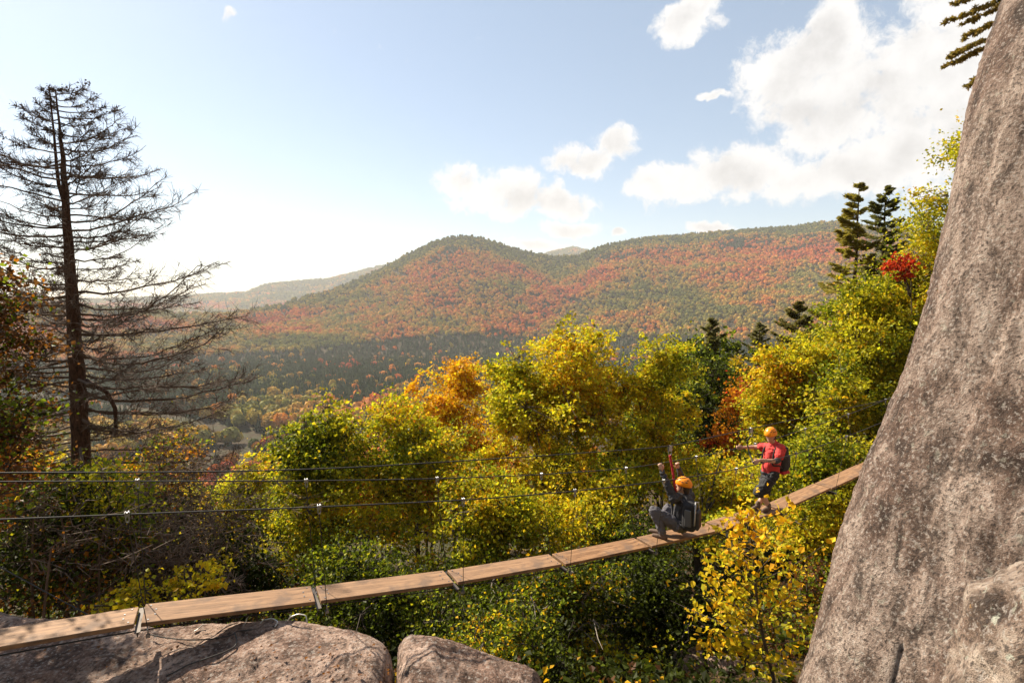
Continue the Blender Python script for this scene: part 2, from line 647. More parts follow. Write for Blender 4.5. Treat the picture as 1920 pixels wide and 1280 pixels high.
# river
m, N, out = new_mat('river water')
co = N.n('ShaderNodeTexCoord').outputs['Object']
f, _ = N.noise(co, 0.25, 4, 0.6)
principled(N, out, (0.03, 0.04, 0.045, 1), 0.12, 0, (f, 0.15, 0.3), 0.6)
xs = np.linspace(-900, 480, 60)
ys = np.interp(xs, [-900, -640, -510, -400, -306, -215, -120, 0, 200, 500.0], [900, 760, 706, 628, 573, 560, 600, 620, 560, 600.0])
V = np.concatenate([np.stack([xs, ys - 14, np.full(60, VALLEY - 2.6)], 1), np.stack([xs, ys + 14, np.full(60, VALLEY - 2.6)], 1)])
Q = np.array([[i, i + 1, 61 + i, 60 + i] for i in range(59)])
tag(link('river', mesh_np('river', V, [Q], m)), kind='structure')
# pale sand bank beside the river
m = simple('pale river sand', (0.42, 0.38, 0.32), 0.9, nscale=0.3, var=0.2)
th = np.linspace(0, 2 * math.pi, 40, endpoint=False)
bk = np.stack([-302 + 26 * np.cos(th) * (1 + 0.15 * np.sin(3 * th)), 553 + 5.0 * np.sin(th), np.full(40, VALLEY - 2.2)], 1)
bk2 = bk + [0, 0, -2.0]
V = np.concatenate([bk, bk2, [[-302, 553, VALLEY - 1.9]]])
Q = np.array([[i, 40 + i, 40 + (i + 1) % 40, (i + 1) % 40] for i in range(40)])
T3 = np.array([[80, i, (i + 1) % 40] for i in range(40)])
tag(link('sand_bank', mesh_np('sand_bank', V, [Q, T3], m)), kind='structure')

# ------------------------------------------------------------------ foliage builders
GOLD = np.array([0.85, 0.47, 0.018])
YEL = np.array([0.78, 0.57, 0.028])
YGR = np.array([0.48, 0.445, 0.024])
GRN = np.array([0.19, 0.24, 0.018])
DGR = np.array([0.060, 0.078, 0.012])
ORG = np.array([0.68, 0.25, 0.02])
RED = np.array([0.52, 0.055, 0.022])
BRN = np.array([0.17, 0.075, 0.03])


def leaf_geo(P, size, up=0.6, rg=rng, fold=0.14, wid=0.40):
    n = len(P)
    nn = rg.normal(size=(n, 3))
    nn /= np.linalg.norm(nn, axis=1)[:, None]
    nn[:, 2] += up
    nn /= np.linalg.norm(nn, axis=1)[:, None]
    t = np.cross(nn, rg.normal(size=(n, 3)))
    t /= np.linalg.norm(t, axis=1)[:, None]
    b = np.cross(nn, t)
    s = (size * rg.uniform(0.5, 1.45, n))[:, None]
    V = np.stack([P - t * s * 0.5, P + b * s * wid + nn * s * fold - t * s * 0.08, P + t * s * 0.5, P - b * s * wid + nn * s * fold - t * s * 0.08], 1)
    return V.reshape(-1, 3), np.arange(n * 4).reshape(n, 4)


def pal_cols(P, ccol, pal, wts, rg):
    """colour of each leaf: a smooth drift through the palette plus scatter"""
    k = len(pal)
    pal = np.array(pal)
    w = np.array(wts, float)
    cum = np.cumsum(w) / w.sum()
    f = np.clip(0.5 + 0.42 * fbm(P * 0.45 + ccol, 2) + rg.normal(0, 0.22, len(P)), 0, 0.999)
    i = np.searchsorted(cum, f)
    c = pal[np.clip(i, 0, k - 1)]
    return c * rg.uniform(0.6, 1.3, len(P))[:, None]


def bez(a, b, c, n):
    t = np.linspace(0, 1, n)[:, None]
    return (1 - t) ** 2 * a + 2 * t * (1 - t) * b + t * t * c


def broadleaf(name, label, cat, base, ells, pal, wts, nleaf, lsize, seed, group=None, bark=None, stems=1, trunk_r=0.13, spray=0.19, up=0.5, thr=0.0,
              per=40, limbs=9):
    """base: world foot; ells: ellipsoids (world centre, radii) the crown fills"""
    rg = np.random.default_rng(seed)
    base = np.asarray(base, float)
    nleaf, lsize = int(nleaf * 1.3), lsize * 0.87
    E = [(np.asarray(c, float) - base, np.asarray(r, float)) for c, r in ells]
    vol = np.array([np.prod(r) ** 0.8 for _, r in E])
    ncl = max(10, nleaf // per)
    ncl_all, ncl = ncl, max(6, int(ncl * 0.34))
    C = []
    tot = 0
    while tot < ncl:
        k = rg.choice(len(E), size=ncl, p=vol / vol.sum())
        d = rg.normal(size=(ncl, 3))
        d /= np.linalg.norm(d, axis=1)[:, None]
        rad = rg.uniform(0, 1, ncl) ** 0.45
        pts = np.array([E[i][0] for i in k]) + d * rad[:, None] * np.array([E[i][1] for i in k]) * (1 + 0.5 * fbm(d * 2.2 + seed + k[:, None] * 5.1, 2))[:, None]
        zl, zh = min(e[0][2] - e[1][2] for e in E), max(e[0][2] + e[1][2] for e in E)
        keep = (fbm(pts * 0.95 + seed, 2) > thr) & (rg.uniform(size=ncl) < 0.12 + 1.5 * (pts[:, 2] - zl) / (zh - zl))
        C.append(pts[keep])
        tot += int(keep.sum())
    C = np.concatenate(C)[:ncl]
    # skeleton
    mb = MB()
    skel, LIMB = [], []
    top = max(E, key=lambda e: e[0][2] + e[1][2])
    lowz = min(e[0][2] - e[1][2] for e in E)
    cen = np.mean([e[0] for e in E], axis=0)
    for s in range(stems):
        tgt = E[s % len(E)] if stems > 1 else top
        end = tgt[0] + np.array([rg.normal(0, 0.2), rg.normal(0, 0.2), tgt[1][2] * 0.6])
        off = np.array([rg.normal(0, 0.25), rg.normal(0, 0.25), 0]) if stems > 1 else np.zeros(3)
        ctl = np.array([off[0] * 1.5, off[1] * 1.5, max(lowz, 0.3) + 0.2 * end[2]])
        P = bez(off + [0, 0, -0.3], ctl, end, 18)
        P[1:-1] += rg.normal(0, 0.035, (16, 3))
        rr_ = np.linspace(1, 0.14, 18) * trunk_r * (0.75 if stems > 1 else 1)
        mb.tube(P, rr_, 7)
        skel.append(P[5:])
        # ascending limbs that fan out to the edge of the crown; most leaf sprays sit along them
        nl = int(limbs * 2.4 / (1 + 0.5 * (stems - 1)))
        kk = rg.choice(len(E), size=nl, p=vol / vol.sum())
        for l in range(nl):
            ec, er = E[kk[l]]
            d = rg.normal(size=3)
            d[2] = d[2] * 0.9 + 0.55
            d /= np.linalg.norm(d)
            tc = ec + d * er * rg.uniform(0.72, 1.12)
            hd = np.linalg.norm((tc - P[8])[:2])
            i0 = int(np.clip(np.argmin(np.abs(P[:, 2] - (tc[2] - rg.uniform(0.6, 1.3) * hd - 0.4))), 4, 15))
            mid = P[i0] + (tc - P[i0]) * [0.42, 0.42, 0.55] + rg.normal(0, 0.10, 3)
            Q = bez(P[i0], mid, tc, 10)
            Q[1:-1] += rg.normal(0, 0.025, (8, 3))
            mb.tube(Q, np.linspace(0.5, 0.09, 10) * max(rr_[i0], 0.03), 5)
            skel.append(Q[2:])
            LIMB.append(Q)
    nC2 = ncl_all - len(C)
    li = rg.integers(0, len(LIMB), nC2)
    tt = rg.uniform(0.46, 1.04, nC2) ** 0.8
    LQ = np.array(LIMB)[li]
    fi = np.clip(tt, 0, 0.999) * 9
    f0 = fi.astype(int)
    base_p = LQ[np.arange(nC2), f0] + (LQ[np.arange(nC2), np.minimum(f0 + 1, 9)] - LQ[np.arange(nC2), f0]) * (fi - f0)[:, None]
    jit = min(1.0, float(np.mean([e[1] for e in E])) / 0.8)
    C = np.concatenate([C, base_p + jit * rg.normal(0, 1, (nC2, 3)) * [0.26, 0.26, 0.20] * (0.5 + tt)[:, None]])
    SK = np.concatenate(skel)
    near = np.empty(len(C), int)
    for a in range(0, len(C), 500):
        near[a:a + 500] = ((C[a:a + 500, None] - SK[None]) ** 2).sum(-1).argmin(1)
    A = SK[near]
    mid = (A + C) / 2 + rg.normal(0, 0.06, C.shape) - [0, 0, 0.05]
    mb.prisms(A, mid, 0.014, 0.010)
    mb.prisms(mid, C, 0.010, 0.005)
    # leaves in flattened sprays round the twig ends
    wc = rg.exponential(1.0, len(C)) + 0.12
    k = rg.choice(len(C), size=nleaf, p=wc / wc.sum())
    out_ = rg.normal(size=(nleaf, 3)) * [spray, spray, spray * 0.42] * rg.uniform(0.55, 1.5, len(C))[k][:, None]
    tl = rg.normal(0, 0.45, (len(C), 2))[k]
    out_[:, 2] += out_[:, 0] * tl[:, 0] + out_[:, 1] * tl[:, 1]
    along = rg.uniform(0, 1, nleaf)[:, None] ** 2
    P = C[k] * (1 - 0.45 * along) + mid[k] * 0.45 * along + out_
    V, F = leaf_geo(P, lsize, up, rg)
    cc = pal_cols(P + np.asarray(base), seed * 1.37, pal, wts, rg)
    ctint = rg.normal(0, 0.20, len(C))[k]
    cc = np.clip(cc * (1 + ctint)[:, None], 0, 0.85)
    root = empty(name, base)
    tag(root, label, cat, group)
    link('trunk', mb.mesh('trunk', bark or M_BARK, True), root)
    link('crown', mesh_np('crown', V, [F], M_LEAF, cols=np.repeat(cc, 4, 0)), root)
    return root


def conifer(name, label, cat, base, h, w, seed, group=None, col=(0.22, 0.21, 0.06), nb=70, per=70, low=0.1, rise=0.25, lean=0.0, gap=0.0, col2=(0.16, 0.13, 0.04)):
    rg = np.random.default_rng(seed)
    mb = MB()
    t = np.linspace(0, 1, 14)[:, None]
    TP = t * np.array([lean, 0, h]) + np.concatenate([rg.normal(0, 0.02, (14, 2)), np.zeros((14, 1))], 1)
    mb.tube(TP, np.linspace(1, 0.06, 14) * 0.016 * h, 7)
    LP, LD = [], []
    for b in range(nb):
        f = low + (1 - low) * ((b + rg.uniform(0, 1)) / nb) ** 0.9
        if gap and rg.uniform() < gap:
            continue
        L = w * (1 - f) ** 0.66 * rg.uniform(0.5, 1.12) + 0.08
        a = rg.uniform(0, 2 * math.pi)
        d = np.array([math.cos(a), math.sin(a), 0])
        p0 = np.array([lean * f, 0, h * f])
        droop = (0.28 - 0.5 * f) * L
        p1 = p0 + d * L * 0.55 + [0, 0, -droop * 0.8]
        p2 = p0 + d * L + [0, 0, -droop + rise * L]
        Q = bez(p0, p1, p2, 7)
        mb.tube(Q, np.linspace(0.02, 0.005, 7) * (0.5 + L * 0.5), 4, False)
        n = int(per * (0.35 + L / w))
        tt = rg.uniform(0.12, 1.0, n)
        ii = tt * 6
        i0 = np.minimum(ii.astype(int), 5)
        C = Q[i0] + (Q[i0 + 1] - Q[i0]) * (ii - i0)[:, None]
        s = np.cross(d, [0, 0, 1])
        side = rg.choice([-1, 1], n)
        lat = (rg.uniform(0, 1, n) ** 1.2 * 0.5 * L * (1.05 - tt))[:, None] * side[:, None] * s + (rg.uniform(0, 1, n) * 0.2 * L * (1.05 - tt))[:, None] * d
        LP.append(C + lat + rg.normal(0, 0.035, (n, 3)) + [0, 0, -0.01])
        LD.append(d * 0.8 + side[:, None] * s * rg.uniform(0.3, 1.0, n)[:, None] + rg.normal(0, 0.25, (n, 3)) + [0, 0, 0.12])
    P = np.concatenate(LP)
    D = np.concatenate(LD)
    D /= np.linalg.norm(D, axis=1)[:, None]
    n = len(P)
    b_ = np.cross(D, rg.normal(size=(n, 3)) * 0.5 + [0, 0, 1])
    b_ /= np.linalg.norm(b_, axis=1)[:, None]
    u_ = np.cross(D, b_)
    ln = (rg.uniform(0.09, 0.18, n) * (0.5 + 0.5 * w / 1.6))[:, None]
    wd = ln * 0.2
    V = np.stack([P - D * ln * 0.5, P + b_ * wd + u_ * wd * 0.5, P + D * ln * 0.6, P - b_ * wd + u_ * wd * 0.5], 1).reshape(-1, 3)
    F = np.arange(n * 4).reshape(n, 4)
    mixf = np.clip(rg.normal(0.3, 0.25, n), 0, 1)[:, None]
    cc = (np.array(col) * (1 - mixf) + np.array(col2) * mixf) * rg.uniform(0.6, 1.3, n)[:, None]
    root = empty(name, base)
    tag(root, label, cat, group)
    link('trunk', mb.mesh('trunk', M_BARKD, True), root)
    link('crown', mesh_np('crown', V, [F], M_NEEDLE, cols=np.repeat(cc, 4, 0)), root)
    return root


# ------------------------------------------------------------------ distant forest
def far_proto(name, conical, seed, nq=170):
    rg = np.random.default_rng(seed)
    if conical:
        f = rg.uniform(0, 1, nq) ** 1.3
        a = rg.uniform(0, 2 * math.pi, nq)
        rad = 0.22 * (1 - f) * rg.uniform(0.75, 1.1, nq) + 0.01
        P = np.stack([np.cos(a) * rad, np.sin(a) * rad, 0.08 + 0.92 * f], 1)
        sz = 0.13 * (1.1 - f)
        nrm = np.stack([np.cos(a), np.sin(a), np.full(nq, 0.5)], 1)
    else:
        d = rg.normal(size=(nq, 3))
        d /= np.linalg.norm(d, axis=1)[:, None]
        lump = 1 + 0.3 * fbm(d * 1.8 + seed * 3.1, 2)
        P = d * lump[:, None] * [0.36, 0.36, 0.34] + [0, 0, 0.62]
        P[:, 2] = np.maximum(P[:, 2], 0.12)
        sz = np.full(nq, 0.16)
        nrm = d.copy()
    nrm = nrm + rg.normal(0, 0.35, (nq, 3))
    nrm /= np.linalg.norm(nrm, axis=1)[:, None]
    t = np.cross(nrm, rg.normal(size=(nq, 3)))
    t /= np.linalg.norm(t, axis=1)[:, None]
    b = np.cross(nrm, t)
    s = (sz * rg.uniform(0.7, 1.3, nq))[:, None]
    V = np.stack([P - t * s, P + b * s * 0.8, P + t * s, P - b * s * 0.8], 1).reshape(-1, 3)
    F = np.arange(nq * 4).reshape(nq, 4)
    shade = np.repeat(rg.uniform(0.7, 1.25, nq), 4)
    return V, F, shade


def far_mesh(name, conical, seed, mat, nq=170, col=None):
    V, F, sh = far_proto(name, conical, seed, nq)
    me = mesh_np(name, V, [F], mat, cols=(np.array(col)[None] * sh[:, None]) if col is not None else None)
    if col is None:
        a = me.attributes.new('shade', 'FLOAT_COLOR', 'POINT')
        c = np.ones((len(V), 4), np.float32)
        c[:, :3] = sh[:, None]
        a.data.foreach_set('color', c.ravel())
    return me


protos = bpy.data.collections.new('forest crowns')
for nm, con, sd in (('crown_broad', False, 1), ('crown_conical', True, 2), ('crown_round', False, 3), ('crown_spire', True, 4)):
    protos.objects.link(bpy.data.objects.new(nm, far_mesh(nm, con, sd, M_FAR, 150)))


def forest_nodes():
    t = bpy.data.node_groups.new('forest', 'GeometryNodeTree')
    t.interface.new_socket('Geometry', in_out='INPUT', socket_type='NodeSocketGeometry')
    t.interface.new_socket('Geometry', in_out='OUTPUT', socket_type='NodeSocketGeometry')
    n = t.nodes
    gi, go = n.new('NodeGroupInput'), n.new('NodeGroupOutput')
    ci = n.new('GeometryNodeCollectionInfo')
    ci.inputs['Collection'].default_value = protos
    ci.inputs['Separate Children'].default_value = True
    ci.inputs['Reset Children'].default_value = True
    ip = n.new('GeometryNodeInstanceOnPoints')

    def attr(name, typ):
        a = n.new('GeometryNodeInputNamedAttribute')
        a.data_type = typ
        a.inputs['Name'].default_value = name
        return a.outputs[0]
    t.links.new(gi.outputs[0], ip.inputs['Points'])
    t.links.new(ci.outputs[0], ip.inputs['Instance'])
    ip.inputs['Pick Instance'].default_value = True
    t.links.new(attr('species', 'INT'), ip.inputs['Instance Index'])
    t.links.new(attr('turn', 'FLOAT_VECTOR'), ip.inputs['Rotation'])
    t.links.new(attr('size', 'FLOAT_VECTOR'), ip.inputs['Scale'])
    t.links.new(ip.outputs[0], go.inputs[0])
    return t


FOREST = forest_nodes()


def forest_cols(P, rg):
    """species and colour of each distant tree from where it stands"""
    n = len(P)
    x, y, z = P.T
    r = np.hypot(x, y)
    azd = np.degrees(np.arctan2(x, y))
    a = fbm(np.stack([x / 260, y / 260, z * 0 + 3.3], 1), 3)
    b = fbm(np.stack([x / 70, y / 70, z * 0 + 9.1], 1), 3)
    c = fbm(np.stack([x / 28, y / 28, z * 0 + 5.1], 1), 2)
    crest = np.interp(np.arctan2(x, y), SA, SE) * (2450 + 350 * sstep(azd, 2, 28) - 350 * sstep(azd, -12, -28))
    rel = (z - VALLEY) / np.maximum(crest - VALLEY, 120)
    # conifers: summit cap, the flat valley floor beyond the river, scattered stands on the slope
    con = 0.02 + 0.5 * sstep(rel + 0.10 * a, 0.72, 0.90) + 0.55 * sstep(0.7 * b + 0.6 * a, 0.30, 0.60)
    flat = (rel < 0.10)
    con = np.where(flat, 0.42 + 0.54 * sstep(r + 150 * a + 60 * b, 700, 850), con)
    con = np.where(r > 3000, 0.3, con)
    is_con = rg.uniform(size=n) < con
    redf = np.clip(0.44 + 0.62 * a + 0.26 * b + rg.normal(0, 0.10, n) - 0.30 * sstep(rel, 0.72, 0.92) + 0.26 * np.exp(-((rel - 0.58) / 0.13) ** 2) + 0.10 * sstep(rel, 0.05, 0.0), 0, 1)
    stops = np.array([0, 0.22, 0.40, 0.55, 0.70, 0.85, 1.0])
    pal = np.array([[0.11, 0.115, 0.025], [0.19, 0.16, 0.03], [0.30, 0.20, 0.035], [0.37, 0.19, 0.035], [0.40, 0.155, 0.03], [0.39, 0.115, 0.03], [0.34, 0.075, 0.03]])
    col = np.stack([np.interp(redf, stops, pal[:, i]) for i in range(3)], 1)
    col[is_con] = np.array([0.022, 0.036, 0.016]) + rg.uniform(0, 1, (is_con.sum(), 1)) * np.array([0.025, 0.028, 0.01])
    col *= rg.uniform(1.3, 2.1, (n, 1))
    return is_con, col


def scatter(r0, r1, a0, a1, n, rg):
    r = np.sqrt(rg.uniform(r0 ** 2, r1 ** 2, n))
    a = np.radians(rg.uniform(a0, a1, n))
    return np.stack([np.sin(a) * r, np.cos(a) * r], 1)


def forest(name, label, r0, r1, a0, a1, n, rg, smin, smax, river=True):
    xy = scatter(r0, r1, a0, a1, n, rg)
    z = height(xy[:, 0], xy[:, 1])
    P = np.column_stack([xy, z])
    if river:
        P = P[river_d(P[:, 0], P[:, 1]) > 22]
    con, col = forest_cols(P, rg)
    n = len(P)
    sp = np.where(con, rg.choice([1, 3], n), rg.choice([0, 2], n)).astype(np.int32)
    h = rg.uniform(smin, smax, n) * np.where(con, 1.15, 1.0)
    wf = rg.uniform(0.8, 1.15, n) * np.where(con, 0.85, 1.0)
    me = bpy.data.meshes.new(name)
    me.from_pydata((P - [0, 0, 0.6]).tolist(), [], [])
    me.attributes.new('species', 'INT', 'POINT').data.foreach_set('value', sp)
    tr = np.zeros((n, 3), np.float32)
    tr[:, 2] = rg.uniform(0, 6.28, n)
    me.attributes.new('turn', 'FLOAT_VECTOR', 'POINT').data.foreach_set('vector', tr.ravel())
    sz = np.column_stack([h * wf, h * wf, h]).astype(np.float32)
    me.attributes.new('size', 'FLOAT_VECTOR', 'POINT').data.foreach_set('vector', sz.ravel())
    c4 = np.ones((n, 4), np.float32)
    c4[:, :3] = col
    me.attributes.new('col', 'FLOAT_COLOR', 'POINT').data.foreach_set('color', c4.ravel())
    o = link(name, me)
    md = o.modifiers.new('forest', 'NODES')
    md.node_group = FOREST
    tag(o, label, 'forest', None, 'stuff')
    return o


rgf = np.random.default_rng(21)
forest('mountain_forest', 'red, rust and green autumn forest covering the mountain slopes', 1250, 3150, -52, 50, 82000, rgf, 8, 15)
forest('valley_forest', 'dark spruce forest with orange maples on the valley floor', 610, 1260, -52, 50, 21000, rgf, 11, 20)
forest('hillside_forest', 'mixed autumn forest on the slope falling to the valley', 120, 500, -50, 50, 4200, rgf, 9, 15)
forest('far_range_forest', 'hazy forest on the far range of hills', 4200, 6400, -50, 8, 14000, rgf, 24, 40, False)

# the valley trees near the river that can be told apart
rgv = np.random.default_rng(33)
VK = {
    'spruce': ('valley_spruce', 'dark pointed spruce in the valley wood by the river', 'spruce', True, (0.035, 0.055, 0.022)),
    'orange': ('valley_maple', 'orange leaved tree in the valley wood by the river', 'maple', False, (0.42, 0.17, 0.03)),
    'red': ('valley_red_maple', 'bright red maple in the valley wood by the river', 'maple', False, (0.42, 0.06, 0.03)),
    'yellow': ('valley_birch', 'yellow leaved tree in the valley wood by the river', 'birch', False, (0.40, 0.28, 0.03)),
    'green': ('valley_tree', 'green broadleaved tree in the valley wood by the river', 'tree', False, (0.10, 0.12, 0.025)),
}
vm = {k: [far_mesh(v[0], v[3], 40 + i * 3 + j, M_FARLEAF, 420, v[4]) for j in range(2)] for i, (k, v) in enumerate(VK.items())}
xy = scatter(505, 615, -48, -6, 300, rgv)
xy = xy[river_d(xy[:, 0], xy[:, 1]) > 24]
xy = xy[~((np.abs(xy[:, 0] + 300) < 45) & (xy[:, 1] < 570))]
for (x, y) in xy:
    k = rgv.choice(list(VK), p=[0.36, 0.22, 0.12, 0.14, 0.16])
    v = VK[k]
    o = link(v[0], vm[k][rgv.integers(2)], loc=(x, y, hz(x, y) - 0.3))
    hh = rgv.uniform(11, 18) * (1.15 if v[3] else 0.95)
    o.scale = (hh * 0.9, hh * 0.9, hh)
    o.rotation_euler = (0, 0, rgv.uniform(0, 6.28))
    tag(o, v[1], v[2], 'trees in the valley wood: ' + v[1].split(' in ')[0])

# ------------------------------------------------------------------ rocks


def boulder(name, label, outline, top, bottom, Rnd, nrings=90, nang=360, amp=0.05, mat=None, seed=0.0, cat='boulder'):
    """a rock with a rounded edge: closed outline in plan, a top height function, sides dropping to the ground"""
    o = np.asarray(outline, float)
    o = np.vstack([o, o[:1]])
    seg = np.concatenate([[0], np.cumsum(np.linalg.norm(np.diff(o, axis=0), axis=1))])
    s = np.linspace(0, seg[-1], nang, endpoint=False)
    B = np.stack([np.interp(s, seg, o[:, 0]), np.interp(s, seg, o[:, 1])], 1)
    for _ in range(6):
        B = 0.5 * B + 0.25 * (np.roll(B, 1, 0) + np.roll(B, -1, 0))
    c = B.mean(0)
    rings = []
    tt = np.concatenate([np.linspace(0.0, 0.8, nrings // 2, endpoint=False), np.linspace(0.8, 1.0, nrings // 2)])
    rad = np.linalg.norm(B - c, axis=1)
    for t in tt:
        XY = c + (B - c) * max(t, 1e-3)
        d = rad * (1 - t)
        dd = np.clip(Rnd - d, 0, Rnd)
        drop = Rnd - np.sqrt(np.maximum(Rnd ** 2 - dd ** 2, 0))
        rings.append(np.column_stack([XY, top(XY[:, 0], XY[:, 1]) - drop]))
    last = rings[-1]
    for k, f in enumerate(np.linspace(0, 1, 26)[1:]):
        L = last.copy()
        L[:, :2] += (B - c) * 0.10 * f
        L[:, 2] = last[:, 2] + (bottom - last[:, 2]) * f
        rings.append(L)
    V = np.array(rings)
    nR = len(V)
    P = V.reshape(-1, 3)
    n = amp * (fbm(P * 0.9 + seed, 3) * 1.6 + 0.55 * fbm(P * 4.0 + seed, 4) + 0.22 * fbm(P * 17 + seed, 3))
    dirv = np.zeros_like(P)
    dirv[:, 2] = 1
    outw = np.tile((B - c) / rad[:, None], (nR, 1))
    k = np.repeat((np.arange(nR) >= len(tt) - 6).astype(float), nang)[:, None]
    dirv = dirv * (1 - k) + np.column_stack([outw, np.zeros(len(P))]) * k
    P = P + dirv * n[:, None]
    i = np.arange(nR * nang).reshape(nR, nang)
    j = np.roll(i, -1, 1)
    Q = np.stack([i[:-1], i[1:], j[1:], j[:-1]], -1).reshape(-1, 4)[:, ::-1]
    ob = link(name, mesh_np(name, P, [Q], mat or M_ROCK, smooth=True))
    tag(ob, label, cat)
    return ob


def plan(pts):
    """(pixel x, pixel y, height) -> plan position"""
    out_ = []
    for u, v, z in pts:
        r = ray(u, v)
        t = z / r[2]
        out_.append((r[0] * t, r[1] * t))
    return out_


# the ledge under the start of the bridge
ledge = [(-9.0, 2.0), (-9.0, 6.3), (-6.4, 6.15)] + plan([(60, 1150, -3.62), (180, 1156, -3.56), (330, 1160, -3.50), (480, 1158, -3.47), (580, 1158, -3.45), (655, 1168, -3.46), (715, 1184, -3.50), (742, 1212, -3.56),
                                                        (738, 1290, -3.70)]) + [(-1.05, 3.4), (-1.4, 2.2), (-3.0, 1.4), (-6, 1.4)]


def ledge_top(x, y):
    return -3.40 - 0.05 * np.clip(-(x + 2.2), 0, 4) * 0.9 - 0.16 * np.clip(4.9 - y, 0, 3) - 0.05 * np.clip(x + 2.2, 0, 2)


boulder('rock_ledge', 'broad brown granite ledge under the near end of the plank bridge', ledge, ledge_top, -11.0, 0.30, amp=0.035, seed=1.0, cat='rock', nang=420, nrings=130)
b2 = plan([(745, 1290, -3.62), (743, 1222, -3.5), (757, 1196, -3.42), (795, 1185, -3.38), (850, 1196, -3.44), (905, 1216, -3.53), (958, 1237, -3.62), (998, 1247, -3.70), (1018, 1290, -3.9)]) + [(0.30, 3.6), (-0.1, 2.8), (-0.8, 2.9)]
boulder('boulder', 'smaller rounded granite boulder beside the cleft in the ledge', b2, lambda x, y: -3.29 - 0.36 * np.clip(x + 0.75, 0, 2) - 0.14 * np.clip(4.7 - y, 0, 3), -11.0, 0.24, amp=0.035, seed=5.0)


# the tall cliff
SIL = [(1440, 1700, 8.8), (1475, 1400, 9.0), (1505, 1280, 9.2), (1545, 1130, 9.5), (1580, 1010, 9.8), (1605, 930, 9.9), (1640, 830, 10.0), (1690, 720, 10.1), (1735, 590, 10.2), (1757, 500, 10.3),
       (1781, 400, 10.4), (1806, 290, 10.5), (1827, 200, 10.6), (1851, 110, 10.7), (1886, 0, 10.9), (1925, -120, 11.1), (1985, -300, 11.5), (2080, -560, 12.2)]
SP = np.array([at(u, v, 0.62 * y) for u, v, y in SIL])
SP[0] = [SP[1][0] - 0.5, SP[1][1] - 0.1, -11.5]
nz, nc = 300, 200
zz = np.linspace(-11.5, SP[-1][2], nz)
sx, sy = np.interp(zz, SP[:, 2], SP[:, 0]), np.interp(zz, SP[:, 2], SP[:, 1])
ker = np.ones(9) / 9
sx[4:-4], sy[4:-4] = np.convolve(sx, ker, 'valid'), np.convolve(sy, ker, 'valid')
Sx = np.stack([sx, sy], 1)
fd, bd = np.array([0.30, -1.0]), np.array([0.74, 0.67])
L1 = 0.85
tA = np.linspace(0, 1, 40)
uF = np.linspace(1, 0, nc - 40 - 50) ** 1.2
V = np.zeros((nz, nc, 3))
for k in range(nz):
    s = Sx[k]
    Pf, Pb = s + fd * L1, s + bd * L1
    C = 2 * s - 0.5 * (Pf + Pb)
    C = s + (s - 0.5 * (Pf + Pb))
    arc = np.array([(1 - t) ** 2 * Pf + 2 * t * (1 - t) * C + t * t * Pb for t in tA])
    front = np.array([Pf + fd * 7.0 * u + np.array([0.16 * math.sin(u * 3.1), 0]) for u in uF])
    backp = np.array([Pb + bd * 9 * u for u in np.linspace(0, 1, 51)[1:]])
    row = np.concatenate([front, arc, backp])
    V[k, :, :2] = row
    V[k, :, 2] = zz[k]
# outward normals, then relief: broad bulges, upright flutes and cracks
du = np.gradient(V, axis=1)
dz_ = np.gradient(V, axis=0)
Nn = np.cross(du, dz_)
Nn /= np.linalg.norm(Nn, axis=2)[..., None] + 1e-9
if Nn[nz // 2, 30, 0] > 0:
    Nn = -Nn
P = V.reshape(-1, 3)
st = P * [1, 1, 0.28]
rel = 0.10 * fbm(st * 0.8, 3) + 0.045 * fbm(st * 3.2 + 7, 4) + 0.024 * fbm(P * 10, 4) + 0.008 * fbm(P * 30, 2)
cr = np.abs(perlin(st * [1.4, 1.4, 1.2] + fbm(P * 1.3, 2)[:, None] * 0.35 + 11.0))
rel -= 0.07 * (1 - sstep(cr, 0.0, 0.05)) * sstep(perlin(P * 0.4 + 3), -0.05, 0.25)
fade = np.ones((nz, nc))
fade[:, nc - 90:nc - 40] = 0.45
P = P + Nn.reshape(-1, 3) * (rel * fade.ravel())[:, None]
i = np.arange(nz * nc).reshape(nz, nc)
Q = np.stack([i[:-1, :-1], i[:-1, 1:], i[1:, 1:], i[1:, :-1]], -1).reshape(-1, 4)
cl = link('cliff', mesh_np('cliff', P, [Q], M_CLIFF, smooth=True))
tag(cl, 'tall leaning grey brown granite cliff that the bridge runs behind', 'cliff')

# the lichen boulder at the foot of the cliff
bm = bmesh.new()
bmesh.ops.create_icosphere(bm, subdivisions=6, radius=1.0)
P = np.array([v.co[:] for v in bm.verts])
F = np.array([[v.index for v in f.verts] for f in bm.faces])
bm.free()
n = 0.10 * fbm(P * 1.6 + 4, 3) + 0.03 * fbm(P * 6, 4) + 0.010 * fbm(P * 20, 3)
cP = at(2092, 1345, 2.75)
P = cP + P * (1 + n)[:, None] * [0.70, 0.74, 0.80]
tag(link('boulder', mesh_np('boulder', P, [F], M_ROCKL, smooth=True)), 'pale boulder with orange lichen leaning against the foot of the cliff', 'boulder')

boulder('rock', 'rock shelf behind the cliff where the far end of the bridge is fixed', [(9.5, 11.6), (9.6, 13.0), (10.9, 15.2), (13, 15.5), (14.5, 13), (13, 11.2), (11.0, 10.8)],
        lambda x, y: -3.95 + 0.03 * (x - 9), -14.0, 0.4, amp=0.05, seed=9.0, nrings=60, nang=200, cat='rock')

# ------------------------------------------------------------------ near trees


def foot(p):
    return (p[0], p[1], hz(p[0], p[1]))


def ell(u, v, y, ru, rv, ry=None):
    """ellipsoid seen at pixel (u, v), radii in pixels, at depth y"""
    s = y / FPX
    return (at(u, v, y), (ru * s, (ry if ry else ru * s), rv * s))


